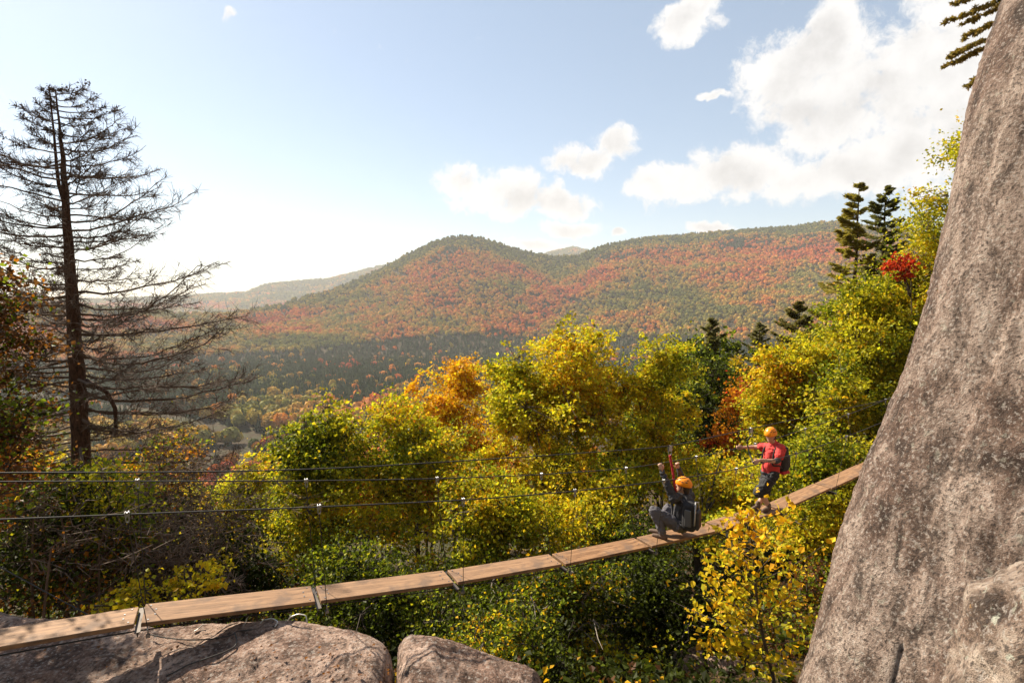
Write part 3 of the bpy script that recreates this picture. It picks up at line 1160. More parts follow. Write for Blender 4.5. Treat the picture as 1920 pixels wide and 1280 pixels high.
def tree(name, label, cat, stem_px, y, ells, pal, wts, nleaf, lsize, seed, **kw):
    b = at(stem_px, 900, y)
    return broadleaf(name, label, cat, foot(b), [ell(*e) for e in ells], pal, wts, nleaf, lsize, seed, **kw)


P_GOLD = [GRN, YGR, YEL, GOLD, ORG]
tree('maple', 'tallest golden maple with a domed two-lobed crown beyond the bridge', 'maple', 1050, 21,
     [(1040, 690, 21, 105, 95), (1120, 690, 21.5, 65, 85), (970, 770, 20.5, 85, 110), (1060, 830, 20, 130, 130), (1130, 800, 21.5, 80, 120), (985, 900, 20, 110, 120)],
     P_GOLD, [0.09, 0.36, 0.36, 0.17, 0.02], 46000, 0.14, 101, thr=-0.12, stems=3, trunk_r=0.15, limbs=8)
tree('maple', 'yellow maple with a narrow rounded top beside the domed golden maple', 'maple', 1235, 22,
     [(1230, 700, 22, 62, 75), (1200, 800, 21.5, 75, 80), (1250, 800, 22, 70, 90), (1190, 890, 21, 80, 70)], P_GOLD, [0.22, 0.44, 0.26, 0.08, 0.0], 17000, 0.14, 102, stems=2, limbs=7)
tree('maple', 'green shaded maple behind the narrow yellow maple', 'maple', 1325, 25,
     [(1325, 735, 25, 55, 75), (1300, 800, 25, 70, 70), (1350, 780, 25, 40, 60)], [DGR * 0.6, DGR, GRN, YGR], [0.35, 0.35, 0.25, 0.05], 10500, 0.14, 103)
tree('maple', 'broad yellow green maple between the two spruces and the cliff', 'maple', 1640, 18,
     [(1650, 610, 18, 105, 110), (1580, 640, 18.5, 75, 90), (1690, 560, 18.5, 70, 75), (1560, 740, 17.5, 110, 90), (1650, 740, 17.5, 80, 90), (1600, 830, 17, 120, 80)],
     P_GOLD, [0.32, 0.46, 0.18, 0.04, 0.0], 42000, 0.125, 104, thr=-0.1, stems=2, trunk_r=0.14, limbs=9)
tree('maple', 'yellow green maple with orange sprays behind the standing climber', 'maple', 1460, 19,
     [(1455, 720, 19, 60, 60), (1430, 790, 18.5, 65, 60), (1500, 800, 18.5, 80, 80), (1480, 690, 19.5, 60, 50), (1540, 680, 19.5, 50, 60)], P_GOLD, [0.12, 0.36, 0.34, 0.14, 0.04], 17000, 0.13, 105, stems=2)
tree('birch', 'slender yellow birch rising against the edge of the cliff', 'birch', 1790, 17,
     [(1780, 340, 17, 42, 70), (1745, 410, 17, 50, 55), (1720, 430, 17, 35, 40), (1760, 470, 17, 50, 55), (1745, 530, 17, 40, 50), (1815, 300, 17, 35, 60), (1720, 510, 17, 40, 30)],
     P_GOLD, [0.20, 0.44, 0.27, 0.09, 0.0], 7500, 0.10, 106, bark=M_BIRCH, trunk_r=0.09, spray=0.25)
tree('maple', 'small scarlet maple crown glowing beside the twin spruces', 'maple', 1692, 16.6,
     [(1690, 474, 16.6, 10, 13), (1668, 488, 16.6, 8, 7), (1706, 488, 16.6, 10, 7), (1684, 496, 16.6, 18, 8)], [RED * 0.9, RED * 1.25, ORG], [0.4, 0.45, 0.15], 430, 0.12, 107, trunk_r=0.02, spray=0.11, limbs=5)
tree('maple', 'coral red maple sprig in the dark gap between yellow maples', 'maple', 1385, 21,
     [(1385, 750, 21, 26, 40), (1365, 770, 21, 24, 22), (1400, 720, 21, 16, 26), (1345, 830, 21, 26, 26)], [RED, ORG, ORG * [1, 1.2, 1]], [0.35, 0.4, 0.25], 1600, 0.13, 108, trunk_r=0.06, spray=0.22)
tree('maple', 'glowing orange maple left of the domed golden maple', 'maple', 850, 27,
     [(845, 735, 27, 70, 66), (885, 765, 27, 60, 80), (810, 775, 27, 50, 60), (850, 850, 27, 80, 70)], [GOLD * 1.1, ORG * 1.1, ORG * [1.25, 1.7, 1], GOLD * 1.15], [0.3, 0.1, 0.35, 0.25], 19000, 0.15, 109, trunk_r=0.14)
tree('maple', 'green and yellow maple with a pointed top left of the orange maple', 'maple', 615, 17,
     [(620, 800, 17, 62, 70), (570, 860, 17, 70, 80), (660, 860, 17, 70, 80), (610, 950, 16.5, 105, 90), (540, 960, 16.5, 60, 80), (590, 1050, 16, 100, 80)],
     [DGR, GRN, YGR, YEL, GOLD], [0.12, 0.30, 0.38, 0.16, 0.04], 23000, 0.12, 110, stems=3, trunk_r=0.10)
tree('maple', 'green gold maple between the pointed maple and the orange maple', 'maple', 770, 18,
     [(770, 830, 18, 90, 70), (730, 790, 18, 40, 40), (820, 880, 17.5, 90, 80), (740, 920, 17.5, 80, 80), (790, 980, 17, 110, 80)],
     [GRN, YGR, YEL, GOLD, ORG], [0.30, 0.36, 0.2, 0.11, 0.03], 20000, 0.12, 111, stems=3, trunk_r=0.10)
tree('maple', 'low yellow maple behind the dead spruce boughs', 'maple', 450, 24,
     [(465, 915, 24, 55, 60), (420, 930, 24, 50, 55), (505, 890, 24, 45, 50), (430, 990, 23.5, 90, 75)], [GRN, YGR, YEL, GOLD, ORG], [0.14, 0.36, 0.32, 0.15, 0.03], 11000, 0.14, 112)
tree('maple', 'golden maple clump growing under the boughs of the dead spruce', 'maple', 300, 20,
     [(300, 850, 20, 60, 40), (260, 900, 20, 70, 50), (340, 920, 20, 60, 60), (280, 990, 19, 110, 70)], [GRN, BRN, GOLD, ORG], [0.3, 0.3, 0.25, 0.15], 7000, 0.13, 113, thr=0.12)
tree('maple', 'yellow gold maple rising behind the middle of the bridge', 'maple', 920, 15.5,
     [(900, 940, 15.5, 90, 80), (960, 990, 15.5, 90, 80), (860, 1010, 15, 80, 70), (920, 1090, 14.5, 110, 70)], P_GOLD, [0.30, 0.36, 0.2, 0.14, 0.0], 16000, 0.12, 114, stems=2, trunk_r=0.10)
tree('maple', 'yellow maple with crossing limbs behind the crouching climber', 'maple', 1130, 17,
     [(1110, 920, 17, 90, 70), (1170, 960, 17, 60, 60), (1060, 1000, 16, 90, 70), (1180, 900, 18, 60, 50)], P_GOLD, [0.2, 0.36, 0.28, 0.16, 0.0], 13000, 0.12, 115, stems=2, trunk_r=0.10)
tree('maple', 'yellow leaved maple under the bridge by the climbers', 'maple', 1310, 16,
     [(1300, 960, 17, 40, 50), (1345, 900, 17, 50, 60), (1390, 930, 17, 50, 60), (1350, 1010, 15, 50, 50)], P_GOLD, [0.16, 0.34, 0.32, 0.18, 0.0], 7500, 0.12, 116)
tree('maple', 'yellow green maple filling the space below the far end of the bridge', 'maple', 1540, 14,
     [(1530, 890, 14, 80, 60), (1570, 960, 13.5, 60, 60), (1510, 990, 13.5, 70, 60), (1480, 900, 14, 60, 50), (1560, 830, 14.5, 60, 60), (1540, 1050, 13, 50, 50)],
     P_GOLD, [0.22, 0.42, 0.28, 0.08, 0.0], 19000, 0.105, 117, stems=2, trunk_r=0.09)
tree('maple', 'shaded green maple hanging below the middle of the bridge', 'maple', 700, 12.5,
     [(680, 1110, 12.5, 100, 60), (780, 1130, 12.5, 90, 60), (640, 1070, 13, 80, 60), (860, 1160, 12.5, 80, 60)], [DGR * 0.7, DGR, GRN, YGR], [0.35, 0.35, 0.25, 0.05], 13000, 0.10, 118)  # greens darkened to paint the shade under the bridge into the leaves
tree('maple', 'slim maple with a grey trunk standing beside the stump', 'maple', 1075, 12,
     [(1060, 1110, 12, 90, 50), (1110, 1140, 12, 80, 45), (990, 1120, 12, 80, 50), (1010, 1180, 11.7, 60, 40)], [DGR * 0.6, DGR, GRN, YGR, GOLD], [0.34, 0.34, 0.2, 0.08, 0.04], 9500, 0.095, 119, bark=M_BIRCH, trunk_r=0.09)  # deep shadow below the deck is put into these dark leaf colours
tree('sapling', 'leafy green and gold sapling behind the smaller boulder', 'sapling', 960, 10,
     [(950, 1190, 10, 80, 40), (1020, 1230, 10, 60, 40), (900, 1180, 10.5, 60, 40), (1040, 1275, 9.5, 60, 40)], [DGR * 0.6, DGR, GRN, YGR, GOLD], [0.32, 0.3, 0.2, 0.1, 0.08], 6500, 0.085, 120, trunk_r=0.04)  # leaf palette darkened to stand in for deep shadow
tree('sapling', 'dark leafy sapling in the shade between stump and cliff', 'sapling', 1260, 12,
     [(1240, 1150, 12.5, 70, 60), (1210, 1090, 13, 60, 50), (1290, 1180, 12, 60, 60), (1180, 1180, 12.5, 60, 50)], [DGR * 0.45, DGR * 0.6, DGR, GRN], [0.4, 0.35, 0.2, 0.05], 8500, 0.095, 121, trunk_r=0.05)  # scaled-down greens paint near-black shade into the leaves
tree('sapling', 'small gold leaved sapling growing at the foot of the stump', 'sapling', 1120, 11.5,
     [(1120, 1225, 11.5, 26, 24), (1200, 1265, 11, 34, 22), (1060, 1255, 11, 26, 22)], [YGR, YEL, GOLD], [0.4, 0.3, 0.3], 1700, 0.085, 122, trunk_r=0.03)
tree('sapling', 'orange brown sapling in the dark hollow below the cliff', 'sapling', 1500, 11,
     [(1510, 1140, 11, 40, 60), (1470, 1190, 11, 50, 50), (1530, 1080, 11.5, 30, 50)], [BRN, GRN, GOLD, ORG], [0.35, 0.3, 0.2, 0.15], 3000, 0.085, 123, trunk_r=0.04)
tree('sapling', 'leafy shaded sapling right behind the crouching climber', 'sapling', 1200, 15,
     [(1190, 1000, 15, 60, 45), (1235, 1030, 14.5, 50, 40), (1150, 1040, 14.5, 50, 40)], [DGR * 0.8, DGR, GRN, YGR, GOLD], [0.3, 0.3, 0.2, 0.12, 0.08], 6000, 0.11, 129, trunk_r=0.05)
# brush on the left
P_BR = [DGR * 0.7, DGR * 1.2, BRN, ORG * 0.9, YGR]
tree('shrub', 'tangled green and rust red shrub below the dead spruce', 'shrub', 90, 8.6,
     [(90, 960, 8.6, 120, 60), (40, 1040, 8.2, 120, 70), (160, 1060, 8.4, 120, 70), (60, 1120, 7.6, 120, 40)], P_BR, [0.28, 0.26, 0.2, 0.14, 0.12], 9000, 0.075, 124, thr=0.06, trunk_r=0.05, spray=0.24)
tree('shrub', 'yellow leaved shrub crossing the cables below the dead spruce', 'shrub', 210, 8.8,
     [(190, 900, 8.8, 70, 30), (220, 960, 8.8, 60, 40), (260, 985, 8.6, 40, 30)], [GRN, YGR, YEL, GOLD], [0.35, 0.35, 0.2, 0.1], 1900, 0.075, 125, trunk_r=0.03, spray=0.2)
tree('shrub', 'low bush with bright yellow sprays behind the second plank', 'shrub', 330, 7.6,
     [(350, 1095, 7.6, 40, 16), (400, 1070, 7.6, 35, 18), (300, 1115, 7.6, 40, 14), (220, 1130, 7.2, 50, 14)], [YGR, YEL, GOLD], [0.3, 0.45, 0.25], 1300, 0.075, 126, trunk_r=0.03, spray=0.12)
tree('shrub', 'dark green thicket behind the rock ledge', 'shrub', 430, 11,
     [(420, 1060, 11, 100, 70), (330, 1040, 10.5, 100, 60), (480, 1090, 11, 70, 50), (250, 1080, 9.5, 90, 60)], [DGR * 0.5, DGR * 0.7, BRN * 0.7, GRN], [0.35, 0.3, 0.25, 0.1], 9000, 0.085, 127, trunk_r=0.04)  # dimmed greens and browns stand in for the deep shade down here
tree('oak', 'rust brown leaved tree left of the dead spruce trunk', 'oak', -60, 7.6,
     [(20, 600, 7.6, 50, 60), (40, 680, 7.6, 60, 60), (10, 760, 7.6, 60, 50), (-60, 560, 7.6, 70, 90), (-60, 740, 7.6, 90, 110), (0, 520, 7.8, 30, 30), (-20, 850, 7.6, 80, 60)],
     [DGR, GRN, BRN, BRN * 1.3, ORG * 0.8], [0.22, 0.20, 0.26, 0.18, 0.14], 6500, 0.075, 128, thr=0.12, trunk_r=0.09, spray=0.18)
# the wood that goes on down the slope behind the nearer maples
BK = []
for lab, pal, wts, sd in (('golden maple in the wood further down the slope', P_GOLD, [0.1, 0.3, 0.36, 0.22, 0.02], 301), ('green maple in the wood further down the slope', [DGR, GRN, YGR, YEL], [0.3, 0.35, 0.28, 0.07], 302),
                          ('orange red maple in the wood further down the slope', [GOLD, ORG, RED], [0.3, 0.45, 0.25], 303)):
    r0 = broadleaf('maple', lab, 'maple', (0, 0, 0), [((0, 0, 8.0), (2.6, 2.6, 3.0)), ((1.2, 0.4, 6.0), (2.2, 2.2, 2.2)), ((-1.2, -0.3, 6.2), (2.2, 2.2, 2.4))], pal, wts, 6500, 0.24, sd, group=lab.split(' in ')[0] + 's down the slope', spray=0.35)
    BK.append(r0)
rgk = np.random.default_rng(304)
first = [True, True, True]
for k in range(66):
    y = rgk.uniform(29, 118)
    x = rgk.uniform(-0.98, 0.62) * y
    i = int(rgk.choice(3, p=[0.45, 0.35, 0.2]))
    if first[i]:
        o, first[i] = BK[i], False
    else:
        o = BK[i].copy()
        COL.objects.link(o)
        for ch in BK[i].children:
            c2 = ch.copy()
            COL.objects.link(c2)
            c2.parent = o
    sc_ = rgk.uniform(0.8, 1.15)
    o.location = (x, y, hz(x, y))
    o.scale = (sc_, sc_, sc_)
    o.rotation_euler = (0, 0, rgk.uniform(0, 6.28))

# conifers
for (u, vt, y, w, lab, sd, kw) in [
    (1612, 345, 30, 1.75, 'tall ragged spruce with long lower boughs, taller of the twin spruces', 201, dict(nb=78, per=420, low=0.42, rise=0.22, gap=0.25, col=(0.30, 0.27, 0.06), col2=(0.55, 0.42, 0.09))),
    (1662, 350, 31.5, 1.5, 'dark narrow spruce close behind the ragged twin spruce', 202, dict(nb=95, per=320, low=0.4, rise=0.2, gap=0.15, col=(0.16, 0.17, 0.055), col2=(0.32, 0.27, 0.07))),
    (1332, 598, 34, 1.6, 'dark spruce top showing over the shaded green maple', 203, dict(nb=75, per=230, low=0.45)),
    (1425, 605, 40, 1.4, 'slim spruce top beside the coral red sprig', 204, dict(nb=75, per=230, low=0.4)),
    (1500, 566, 33, 1.7, 'brownish spruce leaning out left of the broad maple', 205, dict(nb=75, per=230, low=0.5, lean=0.3, col2=(0.2, 0.13, 0.04))),
    (1385, 640, 45, 1.3, 'small far spruce between the two slim spruce tops', 206, dict(nb=75, per=230, low=0.4)),
]:
    tp = at(u, vt, y)
    zb = hz(tp[0], tp[1])
    H = tp[2] - zb
    kw = dict(kw)
    conifer('spruce', lab, 'spruce', (tp[0] - kw.get('lean', 0), tp[1], zb), H, w * (1.0 / (1 - 0.45)) ** 0.85 * 1.5, sd, **kw)


# pine behind the cliff, whose boughs reach out past its edge
def pine_behind_cliff():
    rg = np.random.default_rng(77)
    base = at(2010, 0, 14.2)
    base = np.array([base[0], base[1], -3.0])
    mb = MB()
    H = 16.0
    mb.tube(np.linspace([0, 0, 0], [0.2, 0, H], 12), np.linspace(0.22, 0.05, 12), 8)
    LP, LD = [], []
    tips = [((1790, 8), (2000, -60)), ((1772, 46), (2000, -40)), ((1812, 44), (2000, -30)), ((1812, 70), (1990, -10)), ((1778, 108), (2000, 20)), ((1776, 125), (1990, 30)), ((1818, 158), (1990, 90)), ((1800, -30), (2000, -90))]
    for (tp, rt) in tips:
        a = at(*rt, 14.2) - base
        b = at(*tp, 13.6) - base
        a[0] = 0.15
        a[1] = 0
        m_ = (a + b) / 2 + [0, 0, 0.25]
        Q = bez(a, m_, b, 12)
        mb.tube(Q, np.linspace(0.045, 0.006, 12), 5)
        d = (b - a) / np.linalg.norm(b - a)
        s = np.cross(d, [0, 0, 1])
        s /= np.linalg.norm(s)
        for k in range(46):
            t = rg.uniform(0.45, 1.0)
            i0 = min(int(t * 11), 10)
            c = Q[i0] + (Q[i0 + 1] - Q[i0]) * (t * 11 - i0)
            sd = rg.choice([-1, 1])
            L = rg.uniform(0.10, 0.5) * (1.15 - t) * 1.6
            e = c + d * L * 0.8 + s * sd * L * 0.7 + [0, 0, -0.05 * L + rg.normal(0, 0.03)]
            mb.prisms([c], [e], 0.007, 0.003)
            n = 60
            q = rg.uniform(0.1, 1.05, n)[:, None]
            LP.append(c + (e - c) * q)
            LD.append((e - c) / np.linalg.norm(e - c) * 0.7 + rg.normal(0, 0.45, (n, 3)))
    # the rest of the tree, out of sight
    for k in range(50):
        z = rg.uniform(2, H)
        a = rg.uniform(-1.2, 1.6)
        d = np.array([math.cos(a), math.sin(a), 0.1])
        L = 2.6 * (1.05 - z / H)
        Q = np.linspace([0, 0, z], np.array([0, 0, z]) + d * L, 5)
        mb.tube(Q, np.linspace(0.03, 0.006, 5), 4, False)
        n = 60
        LP.append(Q[0] + d * L * rg.uniform(0.3, 1, n)[:, None] + rg.normal(0, 0.12, (n, 3)))
        LD.append(d + rg.normal(0, 0.4, (n, 3)))
    P, D = np.concatenate(LP), np.concatenate(LD)
    D /= np.linalg.norm(D, axis=1)[:, None]
    n = len(P)
    b_ = np.cross(D, rg.normal(size=(n, 3)))
    b_ /= np.linalg.norm(b_, axis=1)[:, None]
    ln = rg.uniform(0.05, 0.11, n)[:, None]
    V = np.stack([P, P + D * ln * 0.5 + b_ * 0.013, P + D * ln, P + D * ln * 0.5 - b_ * 0.013], 1).reshape(-1, 3)
    mf = rg.uniform(0, 1, n)[:, None]
    cc = np.array([0.16, 0.15, 0.035]) * (1 - mf) + np.array([0.42, 0.27, 0.06]) * mf
    root = empty('pine_tree', base)
    tag(root, 'pine behind the cliff with boughs reaching out past its edge', 'pine')
    link('trunk', mb.mesh('trunk', M_BARK, True), root)
    link('crown', mesh_np('crown', V, [np.arange(n * 4).reshape(n, 4)], M_NEEDLE, cols=np.repeat(cc, 4, 0)), root)


pine_behind_cliff()


# ------------------------------------------------------------------ the dead spruce
def dead_spruce():
    rg = np.random.default_rng(55)
    y0 = 12.0
    pth = [(152, 880), (150, 830), (146, 740), (140, 640), (133, 520), (125, 400), (116, 290), (110, 230), (104, 168)]
    TP = np.array([at(u, v, y0) for u, v in pth])
    bz = hz(TP[0][0], TP[0][1])
    base = np.array([TP[0][0] + 0.03, TP[0][1], bz])
    TP = np.vstack([base - [0, 0, 0.3], TP])
    rad = np.interp(TP[:, 2], [bz, -2.7, 1.0, 2.8, 4.1], [0.24, 0.175, 0.10, 0.055, 0.014])
    mbt, mbb, mbw = MB(), MB(), MB()
    zs = np.linspace(TP[0][2], TP[-1][2], 40)
    TT = np.stack([np.interp(zs, TP[:, 2], TP[:, 0]), np.interp(zs, TP[:, 2], TP[:, 1]), zs], 1)
    TT[1:-1, :2] += rg.normal(0, 0.008, (38, 2))
    mbt.tube(TT - base, np.interp(zs, TP[:, 2], rad), 10)
    # second leader that splits off near the top
    lead = np.array([at(u, v, y0 + 0.05) for u, v in [(122, 385), (110, 345), (106, 310), (102, 260), (96, 200), (92, 160)]])
    mbt.tube(lead - base, np.linspace(0.045, 0.008, 6), 6)
    hang = np.array([at(u, v, y0 - 0.1) for u, v in [(160, 712), (200, 735), (216, 765), (218, 815)]])
    mbt.tube(hang - base, np.linspace(0.05, 0.035, 4), 6)
    A2, B2, r2 = [], [], []
    A3, B3 = [], []
    px = y0 / FPX
    # length of boughs (pixels) and rise of the tip against height row
    rows = [150, 200, 260, 320, 400, 480, 560, 640, 720, 800, 880, 960]
    lens = [40, 75, 105, 180, 205, 225, 275, 330, 360, 320, 290, 260]
    rise = [0.6, 0.5, 0.42, 0.36, 0.32, 0.30, 0.26, 0.22, 0.12, -0.02, -0.2, -0.3]
    cones = []
    nb = 165
    for k in range(nb):
        v = 165 + (1010 - 165) * ((k + rg.uniform(0, 1)) / nb)
        z = at(140, v, y0)[2]
        x, yy = np.interp(z, zs, TT[:, 0]), np.interp(z, zs, TT[:, 1])
        p0 = np.array([x, yy, z])
        L = np.interp(v, rows, lens) * px * (rg.uniform(0.62, 1.08) if rg.uniform() > 0.22 else rg.uniform(0.18, 0.5))
        # most boughs reach sideways (light comes from both sides), some to front and back
        a = (k % 2) * math.pi + rg.normal(0, 0.6)
        if math.cos(a) < 0:
            L *= 0.85
        d = np.array([math.cos(a), math.sin(a), 0])
        rs = np.interp(v, rows, rise)
        p1 = p0 + d * L * 0.5 + [0, 0, L * rg.uniform(-0.16, -0.02) + min(rs, 0.1) * L * 0.2]
        p2 = p0 + d * L + [0, 0, L * (rs * rg.uniform(0.4, 1.2) + rg.normal(0, 0.10))] + np.cross(d, [0, 0, 1]) * rg.normal(0, 0.1) * L
        Q = bez(p0, p1, p2, 12)
        Q[1:] += np.cumsum(rg.normal(0, 0.010, (11, 3)), 0) * L
        mbb.tube(Q - base, np.linspace(0.020, 0.004, 12) * (0.5 + 0.35 * L), 5, False)
        if v < 300:
            cones.append(Q[-4:])
        s = np.cross(d, [0, 0, 1])
        m2 = int(17 * (0.45 + L / 3.0))
        for j in range(m2):
            t = rg.uniform(0.18, 1.0)
            i0 = min(int(t * 11), 10)
            c = Q[i0] + (Q[i0 + 1] - Q[i0]) * (t * 11 - i0)
            sd = rg.choice([-1, 1])
            l2 = L * rg.uniform(0.12, 0.34) * (1.15 - 0.75 * t)
            dd = d * rg.uniform(0.5, 1.0) + s * sd * rg.uniform(0.35, 1.0) + np.array([0, 0, rg.normal(0.02 + 0.35 * max(rs, 0), 0.38)])
            dd /= np.linalg.norm(dd)
            e1 = c + dd * l2 * 0.5
            e2 = c + dd * l2 + [0, 0, l2 * rg.uniform(0.0, 0.3)]
            A2 += [c, e1]
            B2 += [e1, e2]
            r2 += [0.0075, 0.005]
            for q in range(rg.integers(8, 15)):
                f = rg.uniform(0.15, 1.0)
                c3 = c + (e1 - c) * f * 2 if f < 0.5 else e1 + (e2 - e1) * (f - 0.5) * 2
                d3 = dd * rg.uniform(0.4, 1.0) + rg.normal(0, 0.55, 3) + [0, 0, 0.12]
                d3 /= np.linalg.norm(d3)
                A3.append(c3)
                B3.append(c3 + d3 * rg.uniform(0.07, 0.22) * (0.6 + 0.25 * L))
    mbb.prisms(np.array(A2) - base, np.array(B2) - base, np.array(r2), np.array(r2) * 0.7, 3)
    mbw.prisms(np.array(A3) - base, np.array(B3) - base, 0.0052, 0.0028, 3)
    root = empty('dead_spruce', base)
    tag(root, 'tall bare dead spruce with brown twiggy boughs and broken forked top', 'dead tree')
    link('trunk', mbt.mesh('trunk', M_BARKD, True), root)
    link('boughs', mbb.mesh('boughs', M_TWIG), root)
    tag(link('twigs', mbw.mesh('twigs', M_TWIG), root), kind='stuff')
    # dark cone clusters and last needles left at the top
    P = np.concatenate(cones)
    P = np.repeat(P, 6, 0) + rg.normal(0, 0.05, (len(P) * 6, 3))
    V, F = leaf_geo(P - base, 0.042, 0, rg)
    tag(link('cones', mesh_np('cones', V, [F], M_TWIG), root), kind='stuff')


dead_spruce()

# dead fallen brush between the dead spruce and the ledge
rg = np.random.default_rng(91)
for nm, lab, cx, cv, yy, su, sv, n in [('dead_brush', 'tangle of dead brown branches behind the cables below the dead spruce', 380, 960, 10.6, 110, 90, 260),
                                      ('dead_brush', 'brown leafless thicket hanging over the wires beside the rust red shrub', 110, 1010, 8.0, 150, 70, 110), ('dead_brush', 'dry twiggy brush lying behind the bush with yellow sprays', 290, 1040, 9.0, 110, 60, 300)]:
    mb = MB()
    c0 = np.array(foot(at(cx, cv, yy)))
    A, B = [], []
    for k in range(n):
        p = at(cx + rg.normal(0, su * 0.6), cv + rg.normal(0, sv * 0.6), yy + rg.normal(0, 0.5))
        d = rg.normal(0, 1, 3) * [1, 0.7, 0.45]
        d /= np.linalg.norm(d)
        L = rg.uniform(0.2, 0.9)
        mid = p + d * L * 0.5 + rg.normal(0, 0.04, 3)
        A += [p, mid]
        B += [mid, p + d * L + [0, 0, 0.1 * L]]
        for j in range(5):
            q = p + d * L * rg.uniform(0.2, 1)
            e = d * 0.6 + rg.normal(0, 0.6, 3)
            A.append(q)
            B.append(q + e / np.linalg.norm(e) * rg.uniform(0.08, 0.3))
    mb.prisms(np.array(A) - c0, np.array(B) - c0, 0.008, 0.003)
    for k in range(7):
        p = at(cx + rg.normal(0, su * 0.4), cv + rg.normal(0, sv * 0.3), yy + rg.normal(0, 0.3))
        f_ = np.array([p[0] + rg.normal(0, 0.5), p[1] + rg.normal(0, 0.4), c0[2] - 0.2])
        mb.tube(bez(f_, (f_ + p) / 2 + rg.normal(0, 0.2, 3), p, 8) - c0, np.linspace(0.045, 0.012, 8), 5)
    o = link(nm, mb.mesh(nm, M_TWIG), loc=c0)
    tag(o, lab, 'brush')

# ------------------------------------------------------------------ stump and stones on the slope
st0 = np.array(foot(at(1168, 1258, 13.0)))
mb = MB()
n, k = 14, 26
ang = np.arange(k) * 2 * math.pi / k
V = []
for i in range(n):
    f = i / (n - 1)
    rr_ = 0.30 * (1 + 0.5 * (1 - f) ** 3) * (1 + 0.12 * np.sin(ang * 5 + 1) * (1 - 0.5 * f) + 0.06 * np.sin(ang * 11))
    hh = 1.15 * f + (0.22 * np.sin(ang * 2 + 0.5) + 0.10 * np.sin(ang * 7)) * (f > 0.9)
    V.append(np.stack([np.cos(ang) * rr_, np.sin(ang) * rr_, hh - 0.25], 1))
V.append(np.stack([np.cos(ang) * 0.18, np.sin(ang) * 0.18, np.full(k, 0.62)], 1))
V = np.concatenate(V)
Q = np.array([[i * k + j, i * k + (j + 1) % k, (i + 1) * k + (j + 1) % k, (i + 1) * k + j] for i in range(n) for j in range(k)])
stump = empty('tree_stump', st0)
tag(stump, 'broken weathered tree stump on the slope below the bridge', 'stump')
link('trunk', mesh_np('trunk', V, [Q], M_BIRCH, smooth=True), stump)
mb = MB()
for a in (0.4, 1.7, 3.0, 4.4, 5.6):
    d = np.array([math.cos(a), math.sin(a), 0])
    mb.tube(bez(d * 0.25 + [0, 0, 0.25], d * 0.5 + [0, 0, 0.05], d * 0.95 + [0, 0, -0.25], 7), np.linspace(0.11, 0.04, 7), 6)
link('roots', mb.mesh('roots', M_BIRCH, True), stump)

bm = bmesh.new()
bmesh.ops.create_icosphere(bm, subdivisions=4, radius=1.0)
ico = np.array([v.co[:] for v in bm.verts])
icf = np.array([[v.index for v in f.verts] for f in bm.faces])
bm.free()
for (u, v, y, s, lab, sd) in [(1395, 1240, 12.0, 0.55, 'flat grey stone lying behind the foreground sapling', 1), (1300, 1262, 11.5, 0.5, 'mossy stone on the leaf litter near the stump', 2),
                              (1360, 1275, 11.0, 0.35, 'small brown stone next to the flat grey stone', 3), (1235, 1240, 12.8, 0.4, 'grey stone on the slope right beside the stump', 4)]:
    b = at(u, v, y)
    P = ico * (1 + 0.35 * fbm(ico * 1.1 + sd * 3, 3) + 0.05 * fbm(ico * 5 + sd, 2))[:, None] * [s, s * 0.8, s * 0.55]
    tag(link('stone', mesh_np('stone', P, [icf], M_ROCK, smooth=True), loc=(b[0], b[1], hz(b[0], b[1]) + 0.1)), lab, 'stone')


# ground cover on the slope: low leafy growth and fallen leaves
def undergrowth():
    rg = np.random.default_rng(63)
    nC = 6500
    y = rg.uniform(6.6, 34, nC)
    x = rg.uniform(-0.95, 0.72, nC) * y
    z = height(x, y)
    C = np.stack([x, y, z + rg.uniform(0.05, 1.0, nC) ** 1.5 * 1.3], 1)
    keep = fbm(C * 0.35 + 2, 2) > -0.28
    C = C[keep]
    n = len(C) * 17
    k = rg.integers(0, len(C), n)
    P = C[k] + rg.normal(size=(n, 3)) * [0.28, 0.28, 0.12]
    V, F = leaf_geo(P, 0.115, 0.8, rg)
    cc = pal_cols(P, 3.3, [DGR * 0.5, DGR * 0.7, DGR, BRN * 0.7, GRN * 0.8, GOLD * 0.8], [0.30, 0.26, 0.2, 0.14, 0.06, 0.04], rg)  # dark palette: the leaf colour itself carries the deep shade
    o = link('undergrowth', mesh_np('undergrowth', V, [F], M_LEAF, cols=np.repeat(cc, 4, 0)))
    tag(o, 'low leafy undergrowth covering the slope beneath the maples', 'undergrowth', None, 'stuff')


undergrowth()

# ------------------------------------------------------------------ the plank bridge
BS = 1.10
TH = 0.517
BD = np.array([math.cos(TH), math.sin(TH), 0])
BN = np.array([math.sin(TH), -math.cos(TH), 0])        # towards the photographer
JZ = np.array([-2.74, -2.849, -3.062, -3.27, -3.429, -3.544, -3.63, -3.63, -3.527, -3.415, -3.29]) * BS
JS = np.arange(-1, 10)
W_, T_ = 0.352, 0.042


def deck(s, off=0.0, z=None):
    t = s - 4
    p = np.array([1.889 + math.cos(TH) * t * 1.5, 7.448 + math.sin(TH) * t * 1.5 + 0.0045 * t * t, 0]) * BS + BN * off
    p[2] = np.interp(s, JS, JZ) if z is None else z
    return p


def frame_obj(o, p, ex, ez_hint=(0, 0, 1)):
    ex = Vector(ex).normalized()
    ey = Vector(ez_hint).cross(ex).normalized()
    ez = ex.cross(ey)
    o.matrix_local = Matrix(((ex.x, ey.x, ez.x, p[0]), (ex.y, ey.y, ez.y, p[1]), (ex.z, ey.z, ez.z, p[2]), (0, 0, 0, 1)))


